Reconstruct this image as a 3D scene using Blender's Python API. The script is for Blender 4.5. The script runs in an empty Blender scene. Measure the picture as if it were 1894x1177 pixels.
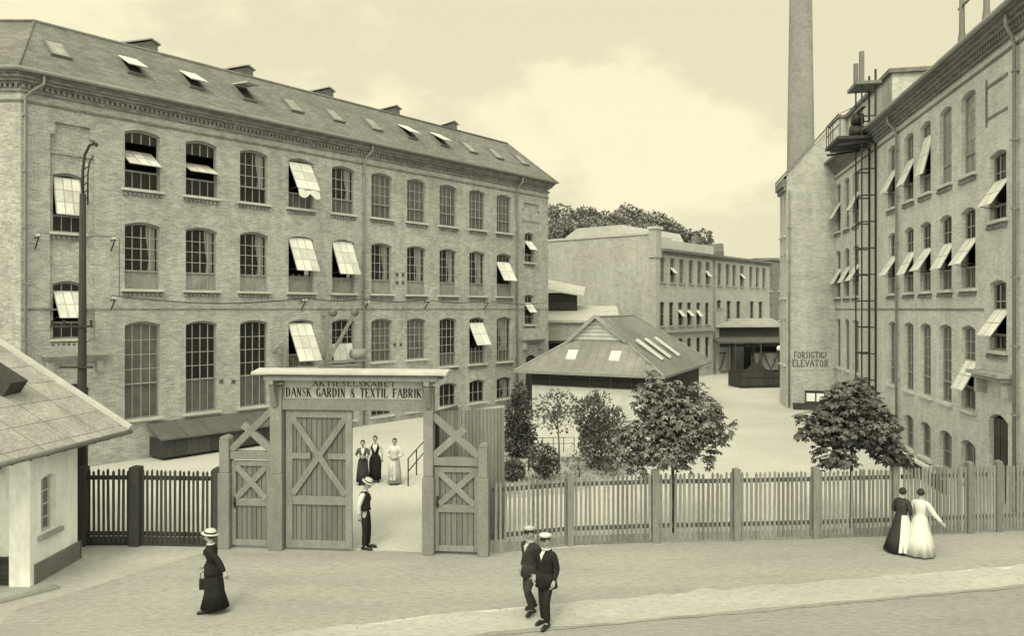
import bpy, math, random
from mathutils import Vector, Matrix, Quaternion
R = math.radians
rnd = random.Random(7)
scene = bpy.context.scene
col = scene.collection

# ------------------------------------------------------------------ survey: picture measurements -> ground plan
F, CX, HY, CH = 1400.0, 947.0, 572.0, 6.0
def G(px, py):
    d = F*CH/(py-HY)
    return ((px-CX)/F*d, d)
def P(px, py, d):
    return ((px-CX)/F*d, d, CH-(py-HY)/F*d)

class Line:
    """a wall line on the ground: origin o, unit direction u (along the wall), v points behind the wall"""
    def __init__(s, o, to):
        dx, dy = to[0]-o[0], to[1]-o[1]; n = math.hypot(dx, dy)
        s.o = o; s.u = (dx/n, dy/n); s.L = n; s.v = (-s.u[1], s.u[0]); s.rz = math.atan2(dy, dx)
    def S(s, px, off=0.0):
        k = (px-CX)/F
        ox, oy = s.o[0]+s.v[0]*off, s.o[1]+s.v[1]*off
        return (k*oy-ox)/(s.u[0]-k*s.u[1])
    def Z(s, px, py, off=0.0):
        return CH-(py-HY)/F*(s.o[1]+s.v[1]*off+s.S(px, off)*s.u[1])
    def W(s, x, y=0.0):
        return (s.o[0]+s.u[0]*x+s.v[0]*y, s.o[1]+s.u[1]*x+s.v[1]*y)

# ------------------------------------------------------------------ materials
TINT = (.97, 1.0, 1.02)
def C(v): return (v*TINT[0], v*TINT[1], v*TINT[2], 1)
def newmat(name):
    m = bpy.data.materials.new(name); m.use_nodes = True
    nt = m.node_tree; b = nt.nodes['Principled BSDF']
    return m, nt, b
def N(nt, t, **kw):
    n = nt.nodes.new(t)
    for k, v in kw.items(): setattr(n, k, v)
    return n
def mathn(nt, op, a, b=None):
    n = N(nt, 'ShaderNodeMath', operation=op)
    for i, x in enumerate((a, b)):
        if x is None: continue
        if isinstance(x, (int, float)): n.inputs[i].default_value = x
        else: nt.links.new(x, n.inputs[i])
    return n.outputs[0]
def noise(nt, vec, scale, detail=4, rough=.6):
    n = N(nt, 'ShaderNodeTexNoise'); n.inputs['Scale'].default_value = scale
    n.inputs['Detail'].default_value = detail; n.inputs['Roughness'].default_value = rough
    nt.links.new(vec, n.inputs['Vector']); return n.outputs['Fac']
def tint_out(nt, fac):
    c = N(nt, 'ShaderNodeCombineColor')
    for i in range(3): nt.links.new(mathn(nt, 'MULTIPLY', fac, TINT[i]), c.inputs[i])
    return c.outputs[0]
def surf(name, v, rough=.85, s1=1.2, a1=.25, s2=14, a2=.25, bump=.25, bscale=None, stretch=None, isl=0.0, spec=.3):
    """weathered surface: two scales of noise multiply the albedo"""
    m, nt, b = newmat(name)
    tc = N(nt, 'ShaderNodeTexCoord'); vec = tc.outputs['Object']
    if stretch:
        mp = N(nt, 'ShaderNodeMapping'); mp.inputs['Scale'].default_value = stretch
        nt.links.new(vec, mp.inputs['Vector']); vec = mp.outputs['Vector']
    n1 = noise(nt, vec, s1); n2 = noise(nt, vec, s2, 5)
    f1 = mathn(nt, 'ADD', mathn(nt, 'MULTIPLY', mathn(nt, 'SUBTRACT', n1, .5), 2*a1*1.6), 1.0)
    f2 = mathn(nt, 'ADD', mathn(nt, 'MULTIPLY', mathn(nt, 'SUBTRACT', n2, .5), 2*a2*1.6), 1.0)
    f = mathn(nt, 'MULTIPLY', mathn(nt, 'MULTIPLY', f1, f2), v)
    if isl:
        g = N(nt, 'ShaderNodeNewGeometry')
        f = mathn(nt, 'MULTIPLY', f, mathn(nt, 'ADD', mathn(nt, 'MULTIPLY', g.outputs['Random Per Island'], 2*isl), 1-isl))
    f = mathn(nt, 'MAXIMUM', f, .004)
    nt.links.new(tint_out(nt, f), b.inputs['Base Color'])
    b.inputs['Roughness'].default_value = rough
    b.inputs['Specular IOR Level'].default_value = spec
    if bump:
        bp = N(nt, 'ShaderNodeBump'); bp.inputs['Strength'].default_value = bump; bp.inputs['Distance'].default_value = .02
        nt.links.new(n2 if not bscale else noise(nt, vec, bscale, 6), bp.inputs['Height'])
        nt.links.new(bp.outputs[0], b.inputs['Normal'])
    return m
def brick(name, v, vm, bw=.25, bh=.075, var=.3, mort=.012, s1=.35, a1=.22, rough=.9, axis='wall', fine=.35, offset=.5, bump=.5, mid=2.3, amid=.2):
    m, nt, b = newmat(name)
    tc = N(nt, 'ShaderNodeTexCoord'); sp = N(nt, 'ShaderNodeSeparateXYZ'); nt.links.new(tc.outputs['Object'], sp.inputs[0])
    cb = N(nt, 'ShaderNodeCombineXYZ')
    if axis == 'wall':
        nt.links.new(mathn(nt, 'SUBTRACT', sp.outputs[0], sp.outputs[1]), cb.inputs[0]); nt.links.new(sp.outputs[2], cb.inputs[1])
    elif axis == 'roofx':      # eave along x
        nt.links.new(sp.outputs[0], cb.inputs[0]); nt.links.new(mathn(nt, 'MULTIPLY', sp.outputs[2], 1.7), cb.inputs[1])
    elif axis == 'roofy':
        nt.links.new(sp.outputs[1], cb.inputs[0]); nt.links.new(mathn(nt, 'MULTIPLY', sp.outputs[2], 1.9), cb.inputs[1])
    bt = N(nt, 'ShaderNodeTexBrick'); nt.links.new(cb.outputs[0], bt.inputs['Vector'])
    bt.inputs['Scale'].default_value = 1.0; bt.inputs['Brick Width'].default_value = bw; bt.inputs['Row Height'].default_value = bh
    bt.inputs['Mortar Size'].default_value = mort; bt.inputs['Mortar Smooth'].default_value = .3; bt.offset = offset
    bt.inputs['Color1'].default_value = (v*(1-var),)*3+(1,); bt.inputs['Color2'].default_value = (v*(1+var),)*3+(1,)
    bt.inputs['Mortar'].default_value = (vm,)*3+(1,); bt.inputs['Bias'].default_value = 0
    bw_ = N(nt, 'ShaderNodeRGBToBW'); nt.links.new(bt.outputs['Color'], bw_.inputs[0])
    vec = tc.outputs['Object']
    f = bw_.outputs[0]
    if axis == 'wall':      # rain and soot streaks running down the wall
        ms = N(nt, 'ShaderNodeMapping'); ms.inputs['Scale'].default_value = (1.5, 1.5, .13); nt.links.new(vec, ms.inputs['Vector'])
        f = mathn(nt, 'MULTIPLY', f, mathn(nt, 'ADD', mathn(nt, 'MULTIPLY', mathn(nt, 'SUBTRACT', noise(nt, ms.outputs[0], 1.0, 5, .7), .5), .55), 1.0))
    for sc, am in ((s1, a1), (mid, amid), (17, fine)):
        n1 = noise(nt, vec, sc, 5, .65)
        f = mathn(nt, 'MULTIPLY', f, mathn(nt, 'ADD', mathn(nt, 'MULTIPLY', mathn(nt, 'SUBTRACT', n1, .5), 3.2*am), 1.0))
    f = mathn(nt, 'MAXIMUM', f, .01)
    nt.links.new(tint_out(nt, f), b.inputs['Base Color'])
    b.inputs['Roughness'].default_value = rough; b.inputs['Specular IOR Level'].default_value = .25
    if bump:
        bp = N(nt, 'ShaderNodeBump'); bp.inputs['Strength'].default_value = bump; bp.inputs['Distance'].default_value = .012
        nt.links.new(mathn(nt, 'SUBTRACT', noise(nt, vec, 30, 4), bt.outputs['Fac']), bp.inputs['Height'])
        nt.links.new(bp.outputs[0], b.inputs['Normal'])
    return m
def glass(name, v, alpha, rough=.12):
    m, nt, b = newmat(name)
    tc = N(nt, 'ShaderNodeTexCoord'); n1 = noise(nt, tc.outputs['Object'], 2.2, 4)
    n2 = noise(nt, tc.outputs['Object'], 25, 3)
    f = mathn(nt, 'MULTIPLY', mathn(nt, 'ADD', mathn(nt, 'MULTIPLY', n1, 1.5), .25), v)
    nt.links.new(tint_out(nt, f), b.inputs['Base Color'])
    nt.links.new(mathn(nt, 'ADD', mathn(nt, 'MULTIPLY', n2, .25), rough), b.inputs['Roughness'])
    b.inputs['Alpha'].default_value = alpha; b.inputs['Specular IOR Level'].default_value = .6
    bp = N(nt, 'ShaderNodeBump'); bp.inputs['Strength'].default_value = .15; bp.inputs['Distance'].default_value = .05
    nt.links.new(n1, bp.inputs['Height']); nt.links.new(bp.outputs[0], b.inputs['Normal'])
    return m

M = {}
M['brick_l'] = brick('worn brown brick', .345, .38, var=.2, a1=.22, amid=.28, fine=.5)
M['brick_r'] = brick('pale yellow brick', .47, .51, var=.13, a1=.14)
M['brick_w'] = brick('gable brick', .41, .45, var=.16, a1=.16, amid=.25, fine=.45)
M['brick_b'] = brick('yellow brick far', .37, .40, var=.12, a1=.14)
M['brick_dark'] = brick('sooty brick', .15, .17, var=.25)
M['corbel'] = brick('corbel brick', .19, .19, var=.3, a1=.3)  # darkened: shade under the eave is painted into the brick colour
M['corbel_r'] = brick('shade-dark corbel brick', .18, .18, var=.25, a1=.25)  # dark tone paints in the deep shadow of the cornice and its brackets
M['slate'] = brick('roof slate', .165, .09, bw=.32, bh=.2, var=.16, mort=.008, axis='roofx', fine=.3, a1=.25)
M['slab'] = brick('large grey roof slab', .33, .15, bw=.95, bh=.72, var=.1, mort=.014, axis='roofy', fine=.5, a1=.25, amid=.3, offset=.0, bump=.3)
M['felt'] = brick('grey felt strips', .26, .17, bw=30, bh=30, mort=.01, axis='roofx', fine=.4, a1=.25, bump=.1)
M['zinc'] = surf('pale zinc sheet', .43, .6, 1.5, .2, 8, .15, .1)
M['lid'] = surf('pale roof window lid', .60, .6, 2, .15, 9, .15, .1)
M['pavwall'] = surf('limewashed low wall', .5, .9, 1.3, .25, 12, .2, .3)
M['barge'] = surf('grey barge board', .3, .8, 1.3, .25, 12, .2, .3)
M['binlid'] = surf('tarred felt lid', .105, .9, 1.5, .25, 14, .3)
M['rail'] = surf('dark fence rail', .075, .85, 1.0, .25, 8, .3, .3)
M['shedroof'] = surf('grey shed roof', .33, .8, 1.0, .25, 8, .2)
M['stone'] = surf('pale stone', .48, .85, 1.5, .2, 20, .2)
M['dirtystone'] = surf('weathered stone', .30, .85, 2.5, .3, 20, .25)
M['render'] = surf('whitewashed wall', .8, .9, 1.3, .26, 12, .14, .4, stretch=(1, 1, .5))
M['plinth'] = surf('tarred plinth', .16, .9, 1.5, .2, 14, .3)
M['wood'] = surf('weathered gate timber', .145, .8, 1.0, .22, 9, .3, .4, stretch=(6, 6, .7), isl=.14)
M['woodtrim'] = surf('lighter gate timber', .20, .8, 1.2, .22, 9, .28, .4, stretch=(3, 3, 1.2), isl=.1)
M['woodsign'] = surf('painted sign board', .44, .8, 1.2, .15, 9, .2, .2)
M['fence_pale'] = surf('weathered picket', .185, .85, 1.0, .2, 8, .35, .4, stretch=(5, 5, .8), isl=.28)
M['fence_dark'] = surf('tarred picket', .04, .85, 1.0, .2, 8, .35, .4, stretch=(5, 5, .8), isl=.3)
M['darkwood'] = surf('dark timber', .05, .85, 1.0, .25, 8, .35, .4, isl=.25)
M['midwood'] = surf('grey boards', .215, .85, 1.0, .2, 7, .35, .4, stretch=(6, 6, .6), isl=.2)
M['iron'] = surf('dark iron', .03, .6, 2, .2, 20, .3, .1)
M['greyiron'] = surf('grey painted iron', .16, .6, 2, .2, 20, .3, .1)
M['pipe'] = surf('zinc downpipe', .22, .6, 1, .2, 12, .25, .1, stretch=(1, 1, .5))
M['frame'] = surf('window frame paint', .24, .7, 3, .2, 20, .25, .1)
M['framedark'] = surf('dark window frame', .09, .7, 3, .2, 20, .25, .1)
M['bars'] = surf('pale glazing bar', .34, .7, 3, .2, 20, .25, .1)
M['awn'] = surf('sky-bright sash glass', .60, .35, 2.0, .22, 9, .15, .05, isl=.2)  # pale colour stands in for sky reflected in the open panes
M['canvas'] = surf('white canvas', .62, .9, 2.0, .12, 9, .1, .3)
M['awnbar'] = surf('sash bar', .36, .6, 3, .2, 20, .2, .0)
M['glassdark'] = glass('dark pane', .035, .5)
M['glassdustsky'] = glass('dusty sky-grey pane', .115, .82, .25)  # dirty glass, with the grey of reflected sky painted into its colour
M['frost'] = glass('whitened lower pane', .26, .95, .4)
M['curtain'] = surf('white curtain', .8, .9, 2, .15, 12, .15, .2)
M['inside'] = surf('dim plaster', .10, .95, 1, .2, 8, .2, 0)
M['machine'] = surf('machine iron', .05, .6, 2, .3, 9, .3, 0)
M['leaf'] = surf('chestnut leaf', .125, .55, 1.6, .2, 9, .25, .1, isl=.65, spec=.5)
M['leafdark'] = surf('dark shrub leaf', .08, .6, 2, .2, 9, .25, .1, isl=.65, spec=.4)
M['leaflight'] = surf('small tree leaf', .10, .6, 2, .2, 9, .25, .1, isl=.6, spec=.4)
M['leafhaze'] = surf('hazed far tree leaf', .18, .8, .25, .45, 1.5, .3, .0, isl=.65)  # lightened so that distance haze is painted into the leaf colour
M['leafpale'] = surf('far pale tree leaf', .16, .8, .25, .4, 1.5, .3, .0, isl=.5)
M['bark'] = surf('bark', .08, .9, 3, .3, 20, .4, .6)
M['letter'] = surf('black sign paint', .035, .7, 3, .2, 15, .2, 0)
M['letterworn'] = surf('worn sign paint', .115, .8, 5, .45, 25, .4, 0)
M['letterfaint'] = surf('faded sign paint', .25, .8, 4, .4, 15, .4, 0)
M['skin'] = surf('skin', .33, .6, 6, .06, 40, .08, .1)
M['black'] = surf('black cloth', .02, .9, 5, .4, 30, .3, .4, spec=.15)
M['charcoal'] = surf('charcoal cloth', .04, .9, 5, .4, 30, .3, .4, spec=.15)
M['greycloth'] = surf('grey cloth', .09, .9, 3, .3, 30, .3, .4, spec=.15)
M['white'] = surf('white cloth', .56, .9, 3, .1, 20, .1, .4)
M['palegrey'] = surf('pale print cloth', .38, .9, 6, .3, 30, .3, .4)
M['straw'] = surf('straw', .5, .8, 6, .15, 60, .3, .4)
M['hair'] = surf('dark hair', .02, .6, 5, .2, 50, .3, .3)
M['leather'] = surf('black leather', .015, .45, 5, .2, 50, .3, .2)
M['eye'] = surf('dark eye', .03, .4, 5, .1, 50, .1, 0)
M['lip'] = surf('lip', .2, .6, 5, .1, 50, .1, 0)
M['ground'] = surf('sandy yard', .47, .95, .25, .15, 11, .3, .5, bscale=25)
M['road'] = surf('macadam road', .255, .95, .4, .2, 11, .34, .6, bscale=22, stretch=(.45, 1.7, 1))
M['gutter'] = surf('pale paved strip', .37, .95, .5, .18, 11, .3, .5, bscale=22, stretch=(.45, 1.7, 1))
M['pave'] = surf('trodden gravel footway', .295, .95, .45, .2, 11, .34, .6, bscale=22, stretch=(.45, 1.7, 1))
M['kerb'] = surf('kerb stone', .25, .9, 1, .25, 9, .25, .5)
M['soil'] = surf('planted bed', .34, .95, .8, .3, 8, .4, .8)
M['grass'] = surf('grass blade', .11, .8, 1, .3, 6, .3, 0, isl=.5)
M['coal'] = surf('coal', .02, .7, 3, .4, 12, .5, .8)
M['globe'] = surf('white glass globe', .8, .2, 3, .05, 9, .05, 0)
M['chimney'] = brick('chimney brick', .23, .26, var=.15, a1=.16, bw=.25, bh=.075)

# ------------------------------------------------------------------ mesh builder
class MB:
    def __init__(s): s.v = []; s.f = []; s.mi = []; s.m = 0; s.sm = []; s.smooth = False
    def add(s, vs, fs):
        o = len(s.v); s.v += [tuple(x) for x in vs]
        for f in fs: s.f.append(tuple(o+i for i in f)); s.mi.append(s.m); s.sm.append(s.smooth)
        return s
    def quad(s, *p): return s.add(p, [tuple(range(len(p)))])
    def box(s, x0, x1, y0, y1, z0, z1):
        vs = [(x, y, z) for x in (x0, x1) for y in (y0, y1) for z in (z0, z1)]
        return s.add(vs, [(0, 1, 3, 2), (4, 6, 7, 5), (0, 4, 5, 1), (2, 3, 7, 6), (0, 2, 6, 4), (1, 5, 7, 3)])
    def bar(s, a, b, w, h=None, up=(0, 0, 1)):
        """rectangular bar from a to b, w sideways, h along up"""
        h = h or w; a, b = Vector(a), Vector(b); d = (b-a).normalized(); up = Vector(up)
        if abs(d.dot(up)) > .98: up = Vector((0, 1, 0))
        sd = d.cross(up).normalized()*(w/2); u = sd.cross(d).normalized()*(h/2)
        vs = [p+i*sd+j*u for p in (a, b) for i in (-1, 1) for j in (-1, 1)]
        return s.add(vs, [(0, 1, 3, 2), (4, 6, 7, 5), (0, 4, 5, 1), (2, 3, 7, 6), (0, 2, 6, 4), (1, 5, 7, 3)])
    def prism(s, poly, y0, y1, plane='xz'):
        """poly in a plane extruded along the third axis"""
        n = len(poly)
        def mk(p, t): return (p[0], t, p[1]) if plane == 'xz' else ((t, p[0], p[1]) if plane == 'yz' else (p[0], p[1], t))
        vs = [mk(p, y0) for p in poly]+[mk(p, y1) for p in poly]
        return s.add(vs, [tuple(range(n)), tuple(range(2*n-1, n-1, -1))]+[(i, i+n, (i+1) % n+n, (i+1) % n) for i in range(n)])
    def tube(s, pts, r, n=8, cap=True):
        pts = [Vector(p) for p in pts]; k = len(pts)
        rs = r if isinstance(r, (list, tuple)) else [r]*k
        vs = []; ref = None
        for i, p in enumerate(pts):
            d = (pts[min(i+1, k-1)]-pts[max(i-1, 0)]).normalized()
            if ref is None or abs(ref.dot(d)) > .97: ref = Vector((0, 0, 1)) if abs(d.z) < .9 else Vector((1, 0, 0))
            a = d.cross(ref).normalized(); b = d.cross(a)
            for j in range(n):
                t = 2*math.pi*j/n; vs.append(p+(a*math.cos(t)+b*math.sin(t))*rs[i])
        fs = [(i*n+j, i*n+(j+1) % n, (i+1)*n+(j+1) % n, (i+1)*n+j) for i in range(k-1) for j in range(n)]
        if cap: fs += [tuple(range(n-1, -1, -1)), tuple((k-1)*n+j for j in range(n))]
        return s.add(vs, fs)
    def rings(s, rings, n=24, ripple=0, k=9, ph=0, cap=True):
        """loft of elliptical rings (cx, cy, z, rx, ry); ripple grows down the loft for cloth folds"""
        vs = []
        m = len(rings)
        for i, (cx, cy, z, rx, ry) in enumerate(rings):
            for j in range(n):
                t = 2*math.pi*j/n
                q = 1+ripple*(i/max(1, m-1))**1.2*(.6*math.sin(k*t+ph)+.4*math.sin((k*.5+1.5)//1*t*1.0+2*ph+i*.3))
                vs.append((cx+rx*q*math.cos(t), cy+ry*q*math.sin(t), z))
        fs = [(i*n+j, i*n+(j+1) % n, (i+1)*n+(j+1) % n, (i+1)*n+j) for i in range(m-1) for j in range(n)]
        if cap: fs += [tuple(range(n-1, -1, -1)), tuple((m-1)*n+j for j in range(n))]
        return s.add(vs, fs)
    def ball(s, c, rx, ry, rz, n=14, fn=None):
        vs = []; h = n//2+1
        for i in range(h+1):
            a = math.pi*i/h
            for j in range(n):
                t = 2*math.pi*j/n
                p = (math.sin(a)*math.cos(t), math.sin(a)*math.sin(t), math.cos(a))
                if fn: p = fn(p)
                vs.append((c[0]+rx*p[0], c[1]+ry*p[1], c[2]+rz*p[2]))
        return s.add(vs, [(i*n+j, (i+1)*n+j, (i+1)*n+(j+1) % n, i*n+(j+1) % n) for i in range(h) for j in range(n)])
    def xf(s, i0, mat):
        for i in range(i0, len(s.v)): s.v[i] = tuple(mat @ Vector(s.v[i]))
    def build(s, name, mats, parent=None, bevel=0, label=None):
        me = bpy.data.meshes.new(name); me.from_pydata(s.v, [], s.f)
        if not isinstance(mats, (list, tuple)): mats = [mats]
        for m in mats: me.materials.append(m)
        me.polygons.foreach_set('material_index', s.mi); me.polygons.foreach_set('use_smooth', s.sm)
        me.validate(); me.update()
        o = bpy.data.objects.new(name, me); col.objects.link(o)
        if parent is not None: o.parent = parent
        if bevel:
            b = o.modifiers.new('soft edges', 'BEVEL'); b.width = bevel; b.segments = 2; b.limit_method = 'ANGLE'
        if label: o['label'] = label
        return o
def thing(name, label, cat, loc=(0, 0, 0), rz=0, group=None):
    o = bpy.data.objects.new(name, None); o.empty_display_size = .3; col.objects.link(o)
    o.location = (loc[0], loc[1], loc[2] if len(loc) > 2 else 0); o.rotation_euler = (0, 0, rz)
    o['label'] = label; o['category'] = cat
    if group: o['group'] = group
    return o
def tag(o, label, cat, group=None):
    o['label'] = label; o['category'] = cat
    if group: o['group'] = group
    return o
def struct(o, kind='structure'):
    o['kind'] = kind; return o

# ------------------------------------------------------------------ ground
def sheet(name, pts, z, m, sub=None):
    b = MB(); b.quad(*[(p[0], p[1], z) for p in pts]); return struct(b.build(name, m))
sheet('ground', [(-900, -300), (900, -300), (900, 1500), (-900, 1500)], 0, M['ground'])
FL0 = G(128, 1013); GT0 = G(410, 1013); GT1 = G(903, 1028); FR1 = G(1894, 982)
sheet('road', [(-60, -40), (60, -40), (60, 22.3), (FR1[0], 17.0), (.8, 14.2), (-9.0, 12.2), (-60, 9)], .004, M['road'])
def along(pts, step=.5, j=.05):
    out = []
    for a, e in zip(pts[:-1], pts[1:]):
        n = max(1, int(math.hypot(e[0]-a[0], e[1]-a[1])/step)); n = min(n, 60)
        for k in range(n): t = k/n; out.append((a[0]+(e[0]-a[0])*t, a[1]+(e[1]-a[1])*t+rnd.gauss(0, j)))
    return out+[pts[-1]]
sheet('paved_strip', along([(-9.0, 12.16), (.8, 14.16), (FR1[0], 16.95), (60, 22.25)])+along([(60, 23.7), (FR1[0], 18.1), (.6, 15.3), (-1.6, 14.8), (-9.0, 12.26)], j=.08), .009, M['gutter'])
sheet('footway', [(-9.1, 12.22), (-1.62, 14.82), (.6, 15.32), (FR1[0], 18.12), (60, 23.72), (60, 26), (FR1[0]+.2, 20.5), (9, 20.05), (3, 19.4), (-.6, 18.5), (-7, 19.1), (-7.4, 18.85), (-9.9, 15.0)], .004, M['pave'])
lo_e = [(-9.0, 12.1), (.8, 14.1), (FR1[0], 16.88), (60, 22.1)]
sheet('road_edge', along(lo_e, .4, .02)+[(x, y+.13) for x, y in along(lo_e, .4, .03)[::-1]], .014, M['kerb'])
sheet('forecourt', [(-9.11, 12.22), (-9.92, 15.0), (-7.42, 18.85), (-7.4, 19.2), (-16, 19.4), (-16, 9)], .004, M['gutter'])
b = MB(); b.bar((-11.6, 14.0, .02), (-9.75, 16.25, .02), .16, .1); struct(b.build('kerb', M['kerb'], bevel=.02))
sheet('planting_bed', [G(915, 925), G(1060, 912), G(1195, 872), G(1180, 858), G(1050, 846), G(925, 842)], .008, M['soil'])

# ------------------------------------------------------------------ facade helpers
def arch_pts(x0, x1, zt, rise, n=8):
    """points along a segmental arch from left spring to right spring"""
    return [(x0+(x1-x0)*i/n, zt-rise+rise*(1-(2*i/n-1)**2)) for i in range(n+1)]
def wall_grid(b, x0, x1, z0, z1, ops, y=0.0, depth=.22, maxd=3.0):
    """flat wall at y facing -y with true openings; ops = (x0, x1, z0, z1, rise)"""
    xs = sorted({x0, x1, *[o[0] for o in ops], *[o[1] for o in ops]}); zs = sorted({z0, z1, *[o[2] for o in ops], *[o[3] for o in ops]})
    xs = [x for x in xs if x0 <= x <= x1]; zs = [z for z in zs if z0 <= z <= z1]
    for i in range(len(xs)-1):
        for j in range(len(zs)-1):
            cx, cz = (xs[i]+xs[i+1])/2, (zs[j]+zs[j+1])/2
            if any(o[0] < cx < o[1] and o[2] < cz < o[3] for o in ops): continue
            b.quad((xs[i], y, zs[j]), (xs[i+1], y, zs[j]), (xs[i+1], y, zs[j+1]), (xs[i], y, zs[j+1]))
    for (a, c, d, e, r) in ops:
        D = y+depth
        top = arch_pts(a, c, e, r) if r else [(a, e), (c, e)]
        if r:
            k = len(top)//2
            b.add([(a, y, e)]+[(p[0], y, p[1]) for p in top[:k+1]], [tuple(range(k+2))])
            b.add([(c, y, e)]+[(p[0], y, p[1]) for p in top[k:]][::-1], [tuple(range(len(top)-k, -1, -1))])
        for p, q in zip(top[:-1], top[1:]):
            b.quad((p[0], y, p[1]), (q[0], y, q[1]), (q[0], D, q[1]), (p[0], D, p[1]))
        zs_ = e-r
        b.quad((a, y, d), (a, y, zs_), (a, D, zs_), (a, D, d)); b.quad((c, y, zs_), (c, y, d), (c, D, d), (c, D, zs_))
        b.quad((c, y, d), (a, y, d), (a, D, d), (c, D, d))

def window(root, x0, x1, z0, z1, rise=.12, y=0, transom=None, nx=3, nz=3, pane='glassdark', low=None, sash=None, curtain=None,
           sill=True, dent=True, frame='frame', bars='bars', thin=False, sillm='stone', awnm='awn', sw=.14):
    """window part (frame + bars) > pane, lower pane, open sash, curtain, sill"""
    yf = y+.13; w = MB(); fw = .06
    top = arch_pts(x0, x1, z1, rise) if rise else [(x0, z1), (x1, z1)]
    zs = z1-rise
    w.box(x0, x0+fw, yf, yf+.07, z0, zs-.001); w.box(x1-fw, x1, yf, yf+.07, z0, zs-.001); w.box(x0+fw, x1-fw, yf+.002, yf+.072, z0, z0+fw)
    for p, q in zip(top[:-1], top[1:]):
        w.add([(p[0], yf+.003, p[1]), (q[0], yf+.003, q[1]), (q[0], yf+.003, q[1]-.09), (p[0], yf+.003, p[1]-.09),
               (p[0], yf+.07, p[1]), (q[0], yf+.07, q[1]), (q[0], yf+.07, q[1]-.09), (p[0], yf+.07, p[1]-.09)],
              [(0, 1, 2, 3), (3, 2, 6, 7), (4, 7, 6, 5)])
    zt = z0+(z1-z0)*transom if transom else z0
    if transom: w.box(x0+fw, x1-fw, yf-.01, yf+.06, zt-.035, zt+.035)
    sz = None
    if sash: sz = (z0+(z1-z0)*sash[0], z0+(z1-z0)*sash[1])
    ztop = zs-.02
    if not thin:
        w.m = 1
        for i in range(1, nx):
            x = x0+(x1-x0)*i/nx
            segs = [(zt+.03, ztop)]
            if sz: segs = [(zt+.03, sz[0]), (sz[1], ztop)]
            for a, c in segs:
                if c-a > .05: w.box(x-.014, x+.014, yf+.02, yf+.045, a, c)
            if transom and nx > 1: w.box(x-.012, x+.012, yf+.021, yf+.044, z0+fw, zt-.036)
        for j in range(1, nz):
            z = zt+(ztop-zt)*j/nz
            if sz and sz[0]-.02 < z < sz[1]+.02: continue
            w.box(x0+fw, x1-fw, yf+.024, yf+.042, z-.014, z+.014)
        w.m = 0
    wo = w.build('window', [M[frame], M[bars]], root)
    yp = yf+.05
    def pq(a, c, archtop=False):
        p = MB()
        if archtop: p.add([(x0+.03, yp, a), (x1-.03, yp, a)]+[(q[0], yp, q[1]-.02) for q in top[::-1]], [tuple(range(2+len(top)))])
        else: p.quad((x0+.03, yp, a), (x1-.03, yp, a), (x1-.03, yp, c), (x0+.03, yp, c))
        p.build('pane', M[pane], wo)
    if sz:
        if sz[0]-zt > .05: pq(zt, sz[0])
        if z1-sz[1] > .25: pq(sz[1], z1, True)
    else: pq(zt, z1, True)
    if transom:
        q = MB(); q.quad((x0+.03, yp+.004, z0+.02), (x1-.03, yp+.004, z0+.02), (x1-.03, yp+.004, zt), (x0+.03, yp+.004, zt))
        q.build('lower_pane', M[low or pane], wo)
    if sz:
        ang = R(sash[2]+rnd.uniform(-5, 5)); mode = sash[3]; Lh = sz[1]-sz[0]
        t0, t1 = (-Lh/2, Lh/2) if mode == 'pivot' else (0, Lh)
        zp = (sz[0]+sz[1])/2 if mode == 'pivot' else sz[1]
        a, c = x0+fw+.01, x1-fw-.01; yp0 = yf-.01 if mode != 'pivot' else yf+.03
        def pt(x, t, n): return (x, yp0-math.sin(ang)*t-math.cos(ang)*n, zp-math.cos(ang)*t+math.sin(ang)*n*-1)
        s = MB()
        def slab(xa, xb, ta, tb, na, nb):
            s.add([pt(x, t, n) for x in (xa, xb) for t in (ta, tb) for n in (na, nb)],
                  [(0, 1, 3, 2), (4, 6, 7, 5), (0, 4, 5, 1), (2, 3, 7, 6), (0, 2, 6, 4), (1, 5, 7, 3)])
        n_x, n_t = sash[4] if len(sash) > 4 else (3, 2)
        for i in range(n_x):
            for j in range(n_t):
                slab(a+(c-a)*i/n_x+.01, a+(c-a)*(i+1)/n_x-.01, t0+(t1-t0)*j/n_t+.01, t0+(t1-t0)*(j+1)/n_t-.01, -.008, .008)
        s.m = 1
        for i in range(n_x+1): x = a+(c-a)*i/n_x; slab(x-.018, x+.018, t0, t1, -.02, .012)
        for j in range(n_t+1): t = t0+(t1-t0)*j/n_t; slab(a, c, t-.018, t+.018, -.019, .011)
        s.build('sash', [M[awnm], M['awnbar']], wo)
        if mode != 'pivot':   # stays that hold the sash open
            for xx in (a, c): st = MB(); st.bar((xx, yf, zp-Lh*.9), pt(xx, t1*.95, 0), .02); st.build('sash_stay', M['iron'], wo)
    if curtain:
        cu = MB(); n = 14; xa = x1-curtain*(x1-x0)-.08; xb = x1-.08
        vs = []
        for j in range(5):
            zz = zt+.05+(z1-.1-zt-.05)*j/4; pin = 1-.35*math.exp(-((j-1)/1.2)**2) if j < 4 else 1
            for i in range(n+1):
                x = xb-(xb-xa)*pin*(1-i/n); vs.append((x, yf+.14+.02*math.sin(i*1.9), zz))
        cu.add(vs, [(j*(n+1)+i, j*(n+1)+i+1, (j+1)*(n+1)+i+1, (j+1)*(n+1)+i) for j in range(4) for i in range(n)])
        cu.build('curtain', M['curtain'], wo)
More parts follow.
